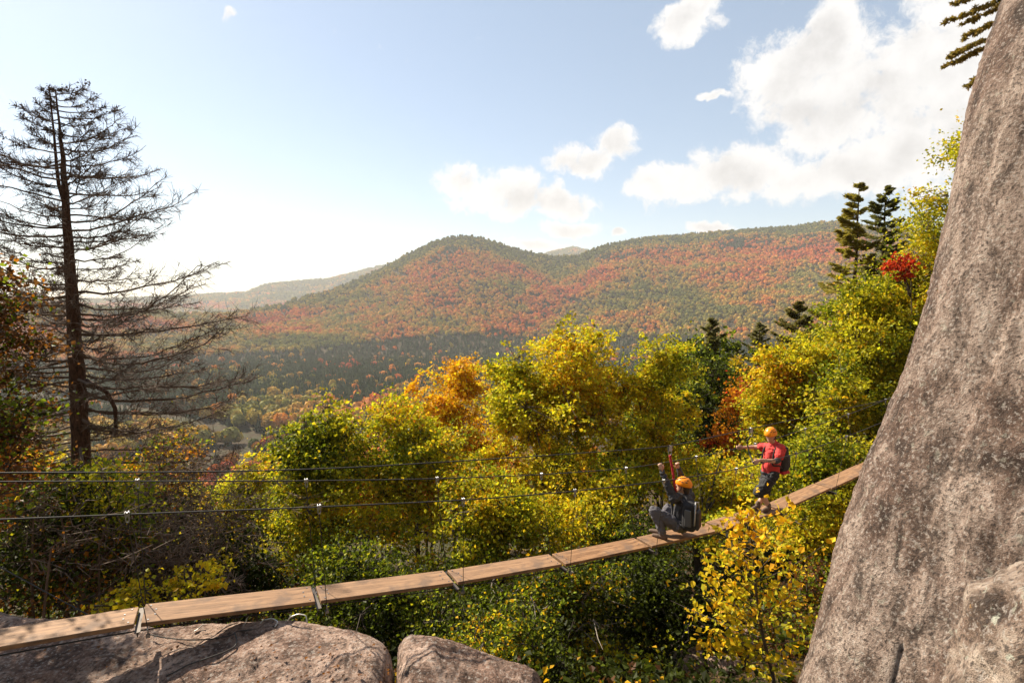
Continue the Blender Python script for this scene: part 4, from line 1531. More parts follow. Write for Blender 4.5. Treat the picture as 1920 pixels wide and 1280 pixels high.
def bevel_box(name, lx, ly, lz, mat, bev=0.004, seg=1):
    bm = bmesh.new()
    bmesh.ops.create_cube(bm, size=1.0)
    for v in bm.verts:
        v.co.x *= lx
        v.co.y *= ly
        v.co.z *= lz
    bmesh.ops.bevel(bm, geom=list(bm.edges), offset=bev, segments=seg, affect='EDGES', profile=0.5)
    me = bpy.data.meshes.new(name)
    bm.to_mesh(me)
    bm.free()
    me.materials.append(mat)
    return me


bridge = empty('plank_bridge', deck(0))
tag(bridge, 'narrow suspended plank bridge with wire handrails running to the cliff', 'bridge')
B0 = deck(0)
rgb = np.random.default_rng(8)
bolt = MB()
bolt.tube([[0, 0, -0.002], [0, 0, 0.005]], 0.008, 8)
bolt = bolt.mesh('bolt', M_STEEL)
for i in range(-1, 9):
    a, b = deck(i), deck(i + 1)
    d = b - a
    L = np.linalg.norm(d)
    ex = d / L
    g0 = 0.028
    tilt = rgb.normal(0, 0.006)
    for sd in (0,):
        ln = L - 2 * g0 + rgb.uniform(-0.008, 0.004)
        me = bevel_box('plank', ln, W_, T_, M_WOOD, 0.005)
        o = link('plank', me, bridge)
        p = (a + b) / 2 + BN * sd * (W_ / 4 + 0.001) + [0, 0, T_ / 2 + 0.012 + rgb.uniform(-0.004, 0.004)] - B0
        frame_obj(o, p, ex + np.array([0, 0, tilt]), (BN[0] * 0.02 * rgb.normal(), BN[1] * 0.02 * rgb.normal(), 1))
        if i < 4:
            for e in (-1, 1):
                for q in (-0.13, -0.045, 0.045, 0.13):
                    bo = link('bolt', bolt, o)
                    bo.location = (e * (ln / 2 - (0.05 if abs(q) > 0.1 else 0.10)), q, T_ / 2 + 0.0005)


def poly_fit(tab, deg=5):
    t = np.array(tab)
    c = np.polyfit(t[:, 0], t[:, 1], deg)
    return lambda s: np.polyval(c, s) * BS


near_z = [(-3, -1.05), (-0.48, -1.65), (-0.05, -1.74), (1.03, -1.98), (2.12, -2.21), (3.05, -2.36), (4.04, -2.49), (5.12, -2.57), (6.16, -2.54), (7.09, -2.45), (9.4, -2.12)]
far_z = [(-3, -1.02), (-0.6, -1.56), (0.1, -1.73), (0.96, -1.94), (1.98, -2.17), (3.01, -2.37), (4.04, -2.53), (5.1, -2.58), (6.13, -2.57), (7.07, -2.48), (8.11, -2.36), (9.4, -2.15)]
HN = lambda s: np.interp(s, [q[0] for q in near_z], [q[1] for q in near_z]) * BS
HF = lambda s: np.interp(s, [q[0] for q in far_z], [q[1] for q in far_z]) * BS
OFF = 0.418


def cable(name, zf, off, r, parent, org, s0=-3.2, s1=9.4, mat=None):
    ss = np.linspace(s0, s1, 90)
    z = np.array([zf(s) for s in ss])
    z[2:-2] = np.convolve(z, np.ones(5) / 5, 'valid')
    P = np.array([deck(s, off, zz_) for s, zz_ in zip(ss, z)])
    mb = MB()
    mb.tube(P - org, r, 6)
    return link(name, mb.mesh(name, mat or M_CABLE, True), parent)


cable('handrail_cable', HN, OFF, 0.0075, bridge, B0)
cable('handrail_cable', HF, -OFF, 0.0075, bridge, B0)
for sd in (-1, 1):
    cable('deck_cable', lambda s: np.interp(s, JS, JZ) - 0.03, sd * 0.15, 0.007, bridge, B0, -1, 9.0)

clampm = MB()
clampm.box((0, 0, 0), (0.020, 0, 0), (0, 0.013, 0), (0, 0, 0.018))
clampm.tube([[-0.012, -0.015, 0.0], [-0.012, -0.018, 0.022], [-0.012, 0.018, 0.022], [-0.012, 0.015, 0.0]], 0.005, 5)
clampm.tube([[0.012, -0.015, 0.0], [0.012, -0.018, 0.022], [0.012, 0.018, 0.022], [0.012, 0.015, 0.0]], 0.005, 5)
th = np.linspace(0, 2 * math.pi, 14)
clampm.tube(np.stack([0.014 * np.cos(th), np.zeros(14), -0.048 + 0.030 * np.sin(th)], 1), 0.005, 5, False)
clampm = clampm.mesh('cable_clamp', M_STEEL, False)
shm = MB()
shm.tube(np.stack([0.016 * np.cos(th), np.zeros(14), 0.03 * np.sin(th)], 1), 0.006, 5, False)
shm.tube([[-0.024, 0, -0.028], [0.024, 0, -0.028]], 0.009, 6)
shm.box((0, 0, -0.045), (0.02, 0, 0), (0, 0.018, 0), (0, 0, 0.012))
shm = shm.mesh('shackle', M_STEEL)
for i in range(-1, 10):
    p = deck(i)
    mb = MB()
    c = p - B0 + [0, 0, -0.012]
    mb.box(c, BD * 0.024, BN * 0.235, np.array([0, 0, 0.004]))
    mb.box(c + [0, 0, -0.022], BD * 0.004, BN * 0.235, np.array([0, 0, 0.02]))
    link('crossbar', mb.mesh('crossbar', M_BAR), bridge)
    for sd, hf in ((1, HN), (-1, HF)):
        if i < 0:
            continue
        ft = deck(i + (0.05 if sd > 0 else 0.02), sd * 0.215) + [0, 0, -0.02]
        tp = deck(i, sd * OFF, hf(i))
        mb = MB()
        mb.tube([tp - B0 - [0, 0, 0.07], ft - B0 + [0, 0, 0.03]], 0.0042, 5)
        link('suspender', mb.mesh('suspender', M_CABLE), bridge)
        o = link('cable_clamp', clampm, bridge)
        frame_obj(o, tp - B0, BD)
        o = link('shackle', shm, bridge)
        frame_obj(o, ft - B0, BN)
# stay wire running down to the ledge behind the first plank
mb = MB()
mb.tube([at(-60, 1030, 5.6) - B0, at(165, 1152, 5.45) - B0], 0.006, 5)
link('stay_wire', mb.mesh('stay_wire', M_CABLE), bridge)

saf = [(-3, -0.85), (-0.53, -1.39), (0.44, -1.61), (1.2, -1.75), (2.81, -1.97), (3.62, -2.075), (4.32, -2.165), (5.44, -2.125), (8.08, -2.08), (9.6, -2.02)]
HS = lambda s: np.interp(s, [q[0] for q in saf], [q[1] for q in saf]) * BS
o0 = deck(0, 0, HS(0))
sc = cable('safety_cable', HS, 0.0, 0.0075, None, o0, -3.2, 9.6)
sc.location = o0
tag(sc, 'overhead steel safety cable the climbers are clipped to', 'cable')

# ------------------------------------------------------------------ wire and rope left on the ledge
M_WIRE = simple('pale wire', (0.55, 0.52, 0.48), 0.4, 0.7)
M_ROPE = simple('dark rope', (0.05, 0.045, 0.04), 0.85)


def on_ledge(u, v, lift=0.012):
    r = ray(u, v)
    y = 4.9
    for _ in range(12):
        p = r * (y / r[1])
        y = r[1] * (ledge_top(p[0], p[1]) + lift) / r[2]
    p = r * (y / r[1])
    return p


def curve_px(pts, lift, n=24):
    P = np.array([on_ledge(*q[:2], lift) + [0, 0, q[2] if len(q) > 2 else 0] for q in pts])
    t = np.linspace(0, len(P) - 1, n)
    k = np.arange(len(P))
    Q = np.stack([np.interp(t, k, P[:, j]) for j in range(3)], 1)
    for _ in range(2):
        Q[1:-1] = 0.5 * Q[1:-1] + 0.25 * (Q[:-2] + Q[2:])
    return Q


def tube_thing(name, label, cat, pts, r, mat, lift=0.012, n=24):
    Q = curve_px(pts, lift, n)
    mb = MB()
    mb.tube(Q - Q[0], r, 6)
    o = link(name, mb.mesh(name, mat, True), loc=Q[0])
    tag(o, label, cat)


tube_thing('wire_loop', 'pale stiff wire loop standing on the crest of the ledge', 'wire', [(538, 1165), (545, 1164, 0.05), (560, 1162, 0.07), (574, 1163, 0.06), (576, 1168)], 0.006, M_WIRE)
tube_thing('wire_loop', 'pale wire loop half hidden under the second plank', 'wire', [(487, 1170), (495, 1168, 0.04), (512, 1167, 0.05), (522, 1170, 0.03), (515, 1175)], 0.006, M_WIRE)
tube_thing('wire', 'short bent piece of pale wire on the ledge under the second plank', 'wire', [(456, 1172), (460, 1171, 0.015), (465, 1166, 0.06)], 0.006, M_WIRE)
tube_thing('wire', 'straight bit of pale wire poking out below the second plank', 'wire', [(364, 1183), (372, 1180, 0.01), (382, 1176, 0.04)], 0.006, M_WIRE)
tube_thing('rope', 'dark rope lying in a slack curve on the ledge below the second plank', 'rope', [(283, 1189), (310, 1195), (350, 1199), (390, 1198), (425, 1193), (438, 1188), (445, 1182), (470, 1180), (500, 1177), (522, 1170)], 0.006, M_ROPE, n=50)
tube_thing('rope', 'dark rope trailing down the ledge toward the cleft side', 'rope', [(440, 1185), (445, 1200), (440, 1212), (420, 1222), (380, 1236), (350, 1246), (330, 1258), (312, 1266)], 0.007, M_ROPE, n=40)

# fallen leaves and needles caught on the ledge and in the cleft
rgl = np.random.default_rng(19)
pl_ = [(rgl.normal(640, 90), rgl.normal(1240, 22)) for _ in range(46)] + [(rgl.uniform(60, 700), rgl.uniform(1205, 1278)) for _ in range(40)]
PL = np.array([on_ledge(min(u, 728), max(v, 1192), 0.03) for u, v in pl_])
V, F = leaf_geo(PL, 0.032, 3.0, rgl)
cc = np.array([BRN * 0.6, BRN, BRN * 1.5, ORG * 0.4])[rgl.integers(0, 4, len(PL))]
tag(link('fallen_leaves', mesh_np('fallen_leaves', V, [F], M_LEAF, cols=np.repeat(cc, 4, 0))), 'dry brown fallen leaves scattered over the rock ledge', 'leaf litter', None, 'stuff')

# ------------------------------------------------------------------ foreground sapling with leaves one can pick apart
def sapling_front():
    rg = np.random.default_rng(17)
    y0 = 7.4
    top = at(1400, 955, y0)
    bx = at(1452, 1290, y0)
    base = np.array([bx[0] + 0.15, bx[1], hz(bx[0], bx[1])])
    stem = np.array([base - [0, 0, 0.2], at(1460, 1330, y0), at(1448, 1260, y0), at(1432, 1200, y0), at(1420, 1130, y0), at(1412, 1050, y0), at(1405, 990, y0), top])
    t = np.linspace(0, 7, 40)
    St = np.stack([np.interp(t, np.arange(8), stem[:, j]) for j in range(3)], 1)
    mb = MB()
    mb.tube(St - base, np.linspace(0.035, 0.006, 40), 7)
    s = y0 / FPX
    # boughs: start on stem (pixel row), tip pixel
    tips = [(1240, 1310, 1150), (1225, 1350, 1180), (1200, 1285, 1125), (1180, 1330, 1110), (1165, 1300, 1080), (1150, 1350, 1070), (1140, 1290, 1095), (1120, 1340, 1035), (1110, 1470, 1090),
            (1150, 1500, 1110), (1190, 1490, 1150), (1090, 1500, 1040), (1070, 1460, 1010), (1060, 1350, 1000), (1050, 1440, 985), (1030, 1370, 985), (1020, 1470, 965), (1000, 1380, 960), (990, 1425, 945), (1250, 1480, 1230),
            (1235, 1400, 1240), (1215, 1380, 1210), (1240, 1325, 1205), (1170, 1390, 1150), (1130, 1385, 1100), (1100, 1400, 1060), (1205, 1520, 1190)]
    C, A = [], []
    for (v0, u1, v1) in tips:
        i0 = int(np.argmin([abs(q[2] - at(1420, v0, y0)[2]) for q in St]))
        p0 = St[i0]
        p2 = at(1410 + (u1 - 1410) * 1.22, v1, y0 + rg.normal(0, 0.45))
        p1 = (p0 + p2) / 2 + [0, 0, -0.05]
        Q = bez(p0, p1, p2, 9)
        mb.tube(Q - base, np.linspace(0.010, 0.003, 9), 4, False)
        for f in rg.uniform(0.25, 1.05, 9):
            k = min(int(f * 8), 7)
            c = Q[k] + (Q[k + 1] - Q[k]) * (f * 8 - k) + rg.normal(0, 0.09, 3)
            C.append(c)
            A.append(Q[k])
    C, A = np.array(C), np.array(A)
    mb.prisms(A - base, C - base, 0.003, 0.002)
    root = empty('sapling', base)
    tag(root, 'bright gold young birch in front of the bridge by the standing climber', 'sapling')
    link('trunk', mb.mesh('trunk', M_BARK, True), root)
    crown = empty('crown', (0, 0, 0))
    crown.parent = root
    # leaf shapes: broad toothed ovals, curled, a few colours that share mesh data
    pal = [YEL, YEL * [1, 0.95, 1], GOLD, YGR * 1.2, ORG * [1, 1.5, 1], YGR, YEL * [0.9, 1.0, 1]]
    lm = []
    ol = [(-0.5, 0.0), (-0.40, 0.20), (-0.18, 0.34), (0.08, 0.33), (0.30, 0.20), (0.52, 0.0)]
    for ci, pc in enumerate(pal):
        for cu in (0.10, 0.30):
            V, F = [], []
            for (x, w) in ol:
                z = -cu * x * x * 1.6
                V += [(x, 0, z), (x, w, z + 0.35 * w * (0.5 if cu < 0.2 else 1)), (x, -w, z + 0.35 * w * (0.5 if cu < 0.2 else 1))]
            for k in range(len(ol) - 1):
                a, b = 3 * k, 3 * k + 3
                F += [(a, b, b + 1, a + 1), (a, a + 2, b + 2, b)]
            lm.append(mesh_np('leaf', V, [F], M_LEAF, cols=np.tile(pc, (len(V), 1))))
    pick = rg.permutation(len(C))
    nl = 290
    for q in range(nl):
        c = C[pick[q % len(C)]] + rg.normal(0, 0.05, 3) - base
        o = bpy.data.objects.new('leaf', lm[rg.integers(len(lm))])
        COL.objects.link(o)
        o.parent = crown
        sz = rg.uniform(0.065, 0.11)
        o.location = c
        o.scale = (sz, sz, sz)
        o.rotation_euler = (rg.normal(0, 0.7), rg.normal(0.4, 0.6), rg.uniform(0, 6.28))
    n = 1300
    P = C[rg.integers(0, len(C), n)] + rg.normal(0, 0.09, (n, 3)) - base
    V, F = leaf_geo(P, 0.085, 0.5, rg)
    cc = pal_cols(P, 9.0, [YGR * 0.8, YGR, YEL, GOLD, ORG * [1, 1.4, 1]], [0.16, 0.26, 0.3, 0.2, 0.08], rg)
    o = link('leaves', mesh_np('leaves', V, [F], M_LEAF, cols=np.repeat(cc, 4, 0)), root)
    o['kind'] = 'stuff'


sapling_front()

# ------------------------------------------------------------------ people
M_SKIN = simple('skin', (0.50, 0.29, 0.20), 0.55, nscale=8, var=0.12)
M_RED = simple('red cotton', (0.56, 0.045, 0.040), 0.85, nscale=30, var=0.2, bump=0.3)
M_BLACK = simple('black fabric', (0.018, 0.017, 0.018), 0.8, nscale=30, var=0.3, bump=0.3)
M_CHAR = simple('charcoal jacket', (0.040, 0.038, 0.042), 0.75, nscale=22, var=0.35, bump=0.5, bdist=0.01)
M_GREY = simple('grey trousers', (0.105, 0.098, 0.11), 0.85, nscale=18, var=0.25, bump=0.4, bdist=0.01)
M_HELM = simple('orange helmet shell', (0.95, 0.29, 0.006), 0.32)
M_HAIR = simple('dark brown hair', (0.03, 0.018, 0.012), 0.6)
M_PANEL = simple('grey pack panel', (0.10, 0.10, 0.10), 0.7)
M_WHITE = simple('pale grey pack fabric', (0.42, 0.41, 0.40), 0.7)
M_STRAPR = simple('red webbing', (0.45, 0.02, 0.03), 0.7, nscale=90, var=0.4)
M_SHOE = simple('brown shoe', (0.12, 0.075, 0.05), 0.8)
M_PATCH = simple('dark elbow patch', (0.05, 0.05, 0.055), 0.8)


def solid(name, parts, mat, voxel=0.010, dec=0.25, smooth=4, parent=None, org=(0, 0, 0), fold=0.0):
    """one continuous surface from overlapping capsules and ellipsoids"""
    mb = MB()
    for p in parts:
        if p[0] == 'c':
            _, a, b, ra, rb = p
            a, b = np.asarray(a, float), np.asarray(b, float)
            mb.tube([a, a + (b - a) * 0.5, b], [ra, (ra + rb) / 2, rb], 14)
            mb.ball(a, ra, None, 14, 8)
            mb.ball(b, rb, None, 14, 8)
        else:
            _, c, rad, ax = p
            mb.ball(c, rad, ax, 18, 12)
    me = mb.mesh(name, mat, True, org)
    tmp = bpy.data.objects.new('tmp', me)
    COL.objects.link(tmp)
    md = tmp.modifiers.new('r', 'REMESH')
    md.mode = 'VOXEL'
    md.voxel_size = voxel
    md.use_smooth_shade = True
    if smooth:
        ms = tmp.modifiers.new('s', 'SMOOTH')
        ms.iterations = smooth
        ms.factor = 0.5
    if dec < 1:
        mdc = tmp.modifiers.new('d', 'DECIMATE')
        mdc.ratio = dec
    dg = bpy.context.evaluated_depsgraph_get()
    dg.update()
    nm = bpy.data.meshes.new_from_object(tmp.evaluated_get(dg))
    bpy.data.objects.remove(tmp)
    nm.name = name
    if fold:
        co = np.empty(len(nm.vertices) * 3, np.float32)
        nm.vertices.foreach_get('co', co)
        no = np.empty(len(nm.vertices) * 3, np.float32)
        nm.vertices.foreach_get('normal', no)
        co, no = co.reshape(-1, 3), no.reshape(-1, 3)
        w = fbm(co * [11, 11, 17] + 3, 2)
        co = co + no * (fold * (1 - np.abs(w) * 3.0))[:, None]
        nm.vertices.foreach_set('co', co.astype(np.float32).ravel())
    nm.materials.clear()
    nm.materials.append(mat)
    nm.polygons.foreach_set('use_smooth', np.ones(len(nm.polygons), bool))
    o = link(name, nm, parent)
    return o


def hand_parts(w, d, side, grip=0.6):
    """palm, four fingers and a thumb at wrist w pointing along d; side points to the thumb"""
    d = d / np.linalg.norm(d)
    side = side - d * (side @ d)
    side /= np.linalg.norm(side)
    n = np.cross(d, side)
    pr = [('c', w, w + d * 0.04, 0.024, 0.028), ('e', w + d * 0.055, (0.042, 0.040, 0.018), np.array([d, side, n]))]
    for k, (o_, L) in enumerate(((0.030, 0.070), (0.010, 0.078), (-0.010, 0.072), (-0.029, 0.056))):
        a = w + d * 0.085 + side * o_
        d1 = d * math.cos(grip * 0.6) + n * math.sin(grip * 0.6)
        b = a + d1 * L * 0.5
        d2 = d * math.cos(grip * 2.2) + n * math.sin(grip * 2.2)
        pr += [('c', a, b, 0.0095, 0.009), ('c', b, b + d2 * L * 0.5, 0.009, 0.0075)]
    a = w + d * 0.035 + side * 0.030
    b = a + d * 0.028 + side * 0.024 + n * 0.01
    pr += [('c', a, b, 0.012, 0.010), ('c', b, b + d * 0.026 + n * 0.016, 0.010, 0.008)]
    return pr


def head_parts(c, f, up):
    f = f / np.linalg.norm(f)
    l = np.cross(up, f)
    l /= np.linalg.norm(l)
    u = np.cross(f, l)
    ax = np.array([f, l, u])
    pr = [('e', c, (0.098, 0.077, 0.112), ax), ('e', c - u * 0.055 + f * 0.030, (0.062, 0.055, 0.062), ax), ('c', c + f * 0.088 + u * 0.01, c + f * 0.112 - u * 0.022, 0.010, 0.014),
          ('e', c + f * 0.082 - u * 0.062, (0.018, 0.026, 0.012), ax), ('e', c + f * 0.070 - u * 0.095, (0.026, 0.03, 0.022), ax)]
    for s in (-1, 1):
        pr.append(('e', c + l * s * 0.078 - f * 0.005 - u * 0.012, (0.018, 0.010, 0.032), ax))
        pr.append(('e', c + l * s * 0.035 + f * 0.084 + u * 0.026, (0.014, 0.026, 0.008), ax))
    return pr, ax


def helmet(parent, c, ax, org, label):
    """climbing helmet: half shell with rim, vents and chin strap"""
    f, l, u = ax
    V, F = [], []
    nu, nv = 28, 10
    for i in range(nv + 1):
        a = (math.pi * 0.53) * i / nv
        for j in range(nu):
            b = 2 * math.pi * j / nu
            r = 1.0 + 0.035 * math.cos(b * 2) * math.sin(a) + 0.018 * (abs(math.sin(b * 3)) ** 4) * math.sin(a)
            p = f * math.sin(a) * math.cos(b) * 0.132 * r + l * math.sin(a) * math.sin(b) * 0.112 * r + u * math.cos(a) * 0.125
            V.append(c + p - org)
    n0 = len(V)
    V += [c - org + (np.array(v) - (c - org)) * 0.93 for v in V]
    for i in range(nv):
        for j in range(nu):
            q = [i * nu + j, (i + 1) * nu + j, (i + 1) * nu + (j + 1) % nu, i * nu + (j + 1) % nu]
            F.append(q)
            F.append([x + n0 for x in q[::-1]])
    for j in range(nu):
        F.append([nv * nu + j, n0 + nv * nu + j, n0 + nv * nu + (j + 1) % nu, nv * nu + (j + 1) % nu])
    h = link('helmet', mesh_np('helmet', V, [F], M_HELM, smooth=True), parent)
    h['label'] = label
    for s in (-1, 1):
        for k, (a, b) in enumerate(((0.9, 0.5), (1.0, 1.0), (1.05, 1.5), (1.0, 2.1), (0.65, 0.7), (0.7, 2.4))):
            mb = MB()
            bb = b * s
            p = f * math.sin(a) * math.cos(bb) * 0.133 + l * math.sin(a) * math.sin(bb) * 0.113 + u * math.cos(a) * 0.126
            nrm = p / np.linalg.norm(p)
            t = np.cross(nrm, u)
            t /= np.linalg.norm(t)
            mb.ball(c + p * 0.992 - org, (0.020, 0.007, 0.006), np.array([t, np.cross(nrm, t), nrm]), 10, 6)
            link('vent', mb.mesh('vent', M_BLACK, True), h)
    mb = MB()
    for s in (-1, 1):
        mb.tube(np.array([c + l * s * 0.105 - u * 0.0, c + l * s * 0.088 - u * 0.07 + f * 0.02, c - u * 0.155 + f * 0.06]) - org, 0.006, 5)
    link('chin_strap', mb.mesh('chin_strap', M_BLACK), h)


def pack_mesh(name, dims, mat, bev):
    bm = bmesh.new()
    bmesh.ops.create_cube(bm, size=1.0)
    for v in bm.verts:
        k = 0.82 if v.co.z > 0 else 1.0
        v.co.x *= dims[0] * (k if v.co.x < 0 else 1)
        v.co.y *= dims[1] * (0.85 if v.co.z > 0 else 1)
        v.co.z *= dims[2]
    bmesh.ops.bevel(bm, geom=list(bm.edges), offset=bev, segments=4, affect='EDGES', profile=0.6)
    for f in bm.faces:
        f.smooth = True
    me = bpy.data.meshes.new(name)
    bm.to_mesh(me)
    bm.free()
    me.materials.append(mat)
    return me


def orient(o, c, ex, ez):
    ex, ez = np.asarray(ex, float), np.asarray(ez, float)
    ex /= np.linalg.norm(ex)
    ez = ez - ex * (ez @ ex)
    ez /= np.linalg.norm(ez)
    ey = np.cross(ez, ex)
    o.matrix_local = Matrix(((ex[0], ey[0], ez[0], c[0]), (ex[1], ey[1], ez[1], c[1]), (ex[2], ey[2], ez[2], c[2]), (0, 0, 0, 1)))


UP = np.array([0, 0, 1.0])


def standing_climber():
    y0 = 9.80
    q = lambda u, v, dy=0.0: at(u, v, y0 + dy)
    ft = deck(5.93)
    org = np.array([ft[0], ft[1], ft[2] + 0.012 + T_])
    face = -BD * 0.93 + BN * 0.25 - UP * 0.22
    face /= np.linalg.norm(face)
    root = empty('person', org)
    tag(root, 'person in red shirt and orange helmet standing on the bridge, arm stretched to the cable', 'person')
    pel, wst, chs, nk = q(1444, 886), q(1446, 868), q(1452, 846), q(1450, 829)
    hd = q(1445, 816, -0.02)
    shR, elR, wrR = q(1436, 838, 0.16), q(1413, 838, 0.26), q(1394, 838.5, 0.22)
    shL, elL, wrL = q(1464, 841, -0.16), q(1458, 865, -0.30), q(1425, 862, -0.36)
    hpL, hpR = q(1449, 890, -0.09), q(1439, 890, 0.09)
    deckz = org[2]
    aL = deck(5.86, 0.07)
    aL[2] = deckz + 0.085
    aR = deck(5.80, -0.08)
    aR[2] = deckz + 0.085
    knL, knR = q(1424, 922, -0.12), q(1434, 922, 0.10)
    hp, ax = head_parts(hd, face, UP)
    body = hp + [('c', hd - UP * 0.07, nk - UP * 0.03, 0.052, 0.06), ('c', chs, pel, 0.12, 0.12), ('c', shL, shR, 0.06, 0.06),
                 ('c', shR, elR, 0.05, 0.040), ('c', elR, wrR, 0.040, 0.026), ('c', shL, elL, 0.052, 0.042), ('c', elL, wrL, 0.042, 0.027),
                 ('c', hpL, knL, 0.085, 0.058), ('c', knL, (knL + aL) / 2 - BD * -0.02, 0.056, 0.055), ('c', (knL + aL) / 2 + BD * 0.02, aL, 0.055, 0.036),
                 ('c', hpR, knR, 0.085, 0.058), ('c', knR, (knR + aR) / 2 + BD * 0.02, 0.056, 0.055), ('c', (knR + aR) / 2 + BD * 0.02, aR, 0.055, 0.036),
                 ('c', aL - UP * 0.04, aL - UP * 0.05 - BD * 0.14, 0.035, 0.028), ('c', aR - UP * 0.04, aR - UP * 0.05 - BD * 0.14, 0.035, 0.028)]
    body += hand_parts(wrR, np.array([-1, -0.1, -0.05]), UP, 0.75)
    body += hand_parts(wrL, q(1410, 870, -0.40) - wrL, np.cross(UP, q(1410, 870, -0.40) - wrL) * -1 + UP * 0.5, 0.55)
    solid('body', body, M_SKIN, 0.0075, 0.22, 3, root, org)
    sh = [('c', chs + UP * 0.02, wst, 0.158, 0.145), ('c', chs - UP * 0.02 - BD * 0.02, pel + UP * 0.05, 0.155, 0.150), ('c', shL * 0.96 + chs * 0.04, shR * 0.96 + chs * 0.04, 0.085, 0.085),
          ('c', shR, shR + (elR - shR) * 0.42, 0.080, 0.070), ('c', shL, shL + (elL - shL) * 0.62, 0.088, 0.080), ('c', nk - UP * 0.02, chs, 0.072, 0.12),
          ('e', pel + UP * 0.03 - BD * 0.10, (0.05, 0.1, 0.06), np.array([BD, BN, UP]))]
    solid('shirt', sh, M_RED, 0.012, 0.5, 4, root, org, 0.011)
    so_ = [('c', pel + UP * 0.02, pel - UP * 0.05, 0.140, 0.135), ('c', hpL, hpL + (knL - hpL) * 1.04, 0.112, 0.098), ('c', hpR, hpR + (knR - hpR) * 1.0, 0.112, 0.095)]
    solid('shorts', so_, M_BLACK, 0.012, 0.5, 3, root, org, 0.011)
    for a in (aL, aR):
        solid('shoe', [('c', a - UP * 0.035 + BD * 0.01, a - UP * 0.050 - BD * 0.15, 0.046, 0.034), ('c', a + UP * 0.03, a - UP * 0.03, 0.045, 0.048)], M_SHOE, 0.01, 0.6, 3, root, org)
    f, l, u = ax
    solid('hair', [('e', hd - f * 0.02 + u * 0.018, (0.098, 0.084, 0.110), ax), ('e', hd - f * 0.06 - u * 0.03, (0.05, 0.070, 0.06), ax)], M_HAIR, 0.012, 0.6, 2, root, org)
    helmet(root, hd + u * 0.036 - f * 0.005, ax, org, 'orange vented climbing helmet worn by the standing person')
    solid('elbow_band', [('c', elL + (shL - elL) * 0.12, elL + (wrL - elL) * 0.10, 0.058, 0.054)], M_PATCH, 0.012, 0.6, 2, root, org)
    # climbing harness: waist belt and leg loops
    mb = MB()
    th = np.linspace(0, 2 * math.pi, 24)
    mb.tube(np.array([pel + UP * 0.015 + BD * 0.150 * math.cos(t) + BN * 0.150 * math.sin(t) for t in th]) - org, 0.020, 6, False)
    for hp_, kn_ in ((hpL, knL), (hpR, knR)):
        c = hp_ + (kn_ - hp_) * 0.30
        d = (kn_ - hp_) / np.linalg.norm(kn_ - hp_)
        a1 = np.cross(d, BN)
        a1 /= np.linalg.norm(a1)
        a2 = np.cross(d, a1)
        mb.tube(np.array([c + (a1 * math.cos(t) + a2 * math.sin(t)) * 0.116 for t in th]) - org, 0.016, 6, False)
    link('harness', mb.mesh('harness', M_CHAR, True), root)
    mb = MB()
    for k in range(4):
        p = pel - UP * (0.05 + 0.045 * k) - BD * 0.10 + BN * 0.12
        mb.tube(np.array([p + UP * 0.03 * math.cos(t) + BD * 0.018 * math.sin(t) for t in np.linspace(0, 2 * math.pi, 10)]) - org, 0.005, 5, False)
    link('carabiner', mb.mesh('carabiner', M_STEEL), root)
    # rucksack
    bc = (chs + pel) / 2 + BD * 0.27 - BN * 0.02 + UP * 0.04
    bp = empty('backpack', bc)
    tag(bp, 'black rucksack with red base worn by the person standing on the bridge', 'backpack')
    o = link('pack', pack_mesh('pack', (0.24, 0.30, 0.48), M_BLACK, 0.085), bp)
    orient(o, (0, 0, 0), -BD, UP - BD * 0.1)
    o = link('pocket', pack_mesh('pocket', (0.08, 0.22, 0.24), M_CHAR, 0.03), bp)
    orient(o, BD * 0.14 - UP * 0.06, -BD, UP - BD * 0.1)
    o = link('base_pad', pack_mesh('base_pad', (0.23, 0.27, 0.07), M_STRAPR, 0.03), bp)
    orient(o, -UP * 0.26 + BD * 0.03, -BD, UP)
    for s in (-1, 1):
        mb = MB()
        sh_ = (shL if s > 0 else shR) * 0.72 + chs * 0.28
        loop = np.array([bc + UP * 0.18 + BN * s * 0.08 - BD * 0.10, sh_ + UP * 0.085, sh_ - BD * 0.13 + UP * 0.02, sh_ - BD * 0.165 - UP * 0.12, wst - BD * 0.15 + BN * s * 0.12, wst + BN * s * 0.165, bc - UP * 0.17 + BN * s * 0.1 - BD * 0.08])
        t = np.linspace(0, 6, 26)
        Q = np.stack([np.interp(t, np.arange(7), loop[:, j]) for j in range(3)], 1)
        for _ in range(2):
            Q[1:-1] = 0.5 * Q[1:-1] + 0.25 * (Q[:-2] + Q[2:])
        mb.tube(Q - bc, 0.017, 6)
        link('shoulder_strap', mb.mesh('shoulder_strap', M_BLACK, True), bp)
    # his lanyard and pulley on the safety cable
    lanyard('black lanyard and pulley between the safety cable and the standing person', q(1393, 806, 0.0), [q(1400, 828, -0.1), q(1406, 852, -0.2), wrL + (q(1410, 870, -0.40) - wrL) * 0.8], M_BLACK, 0.012)


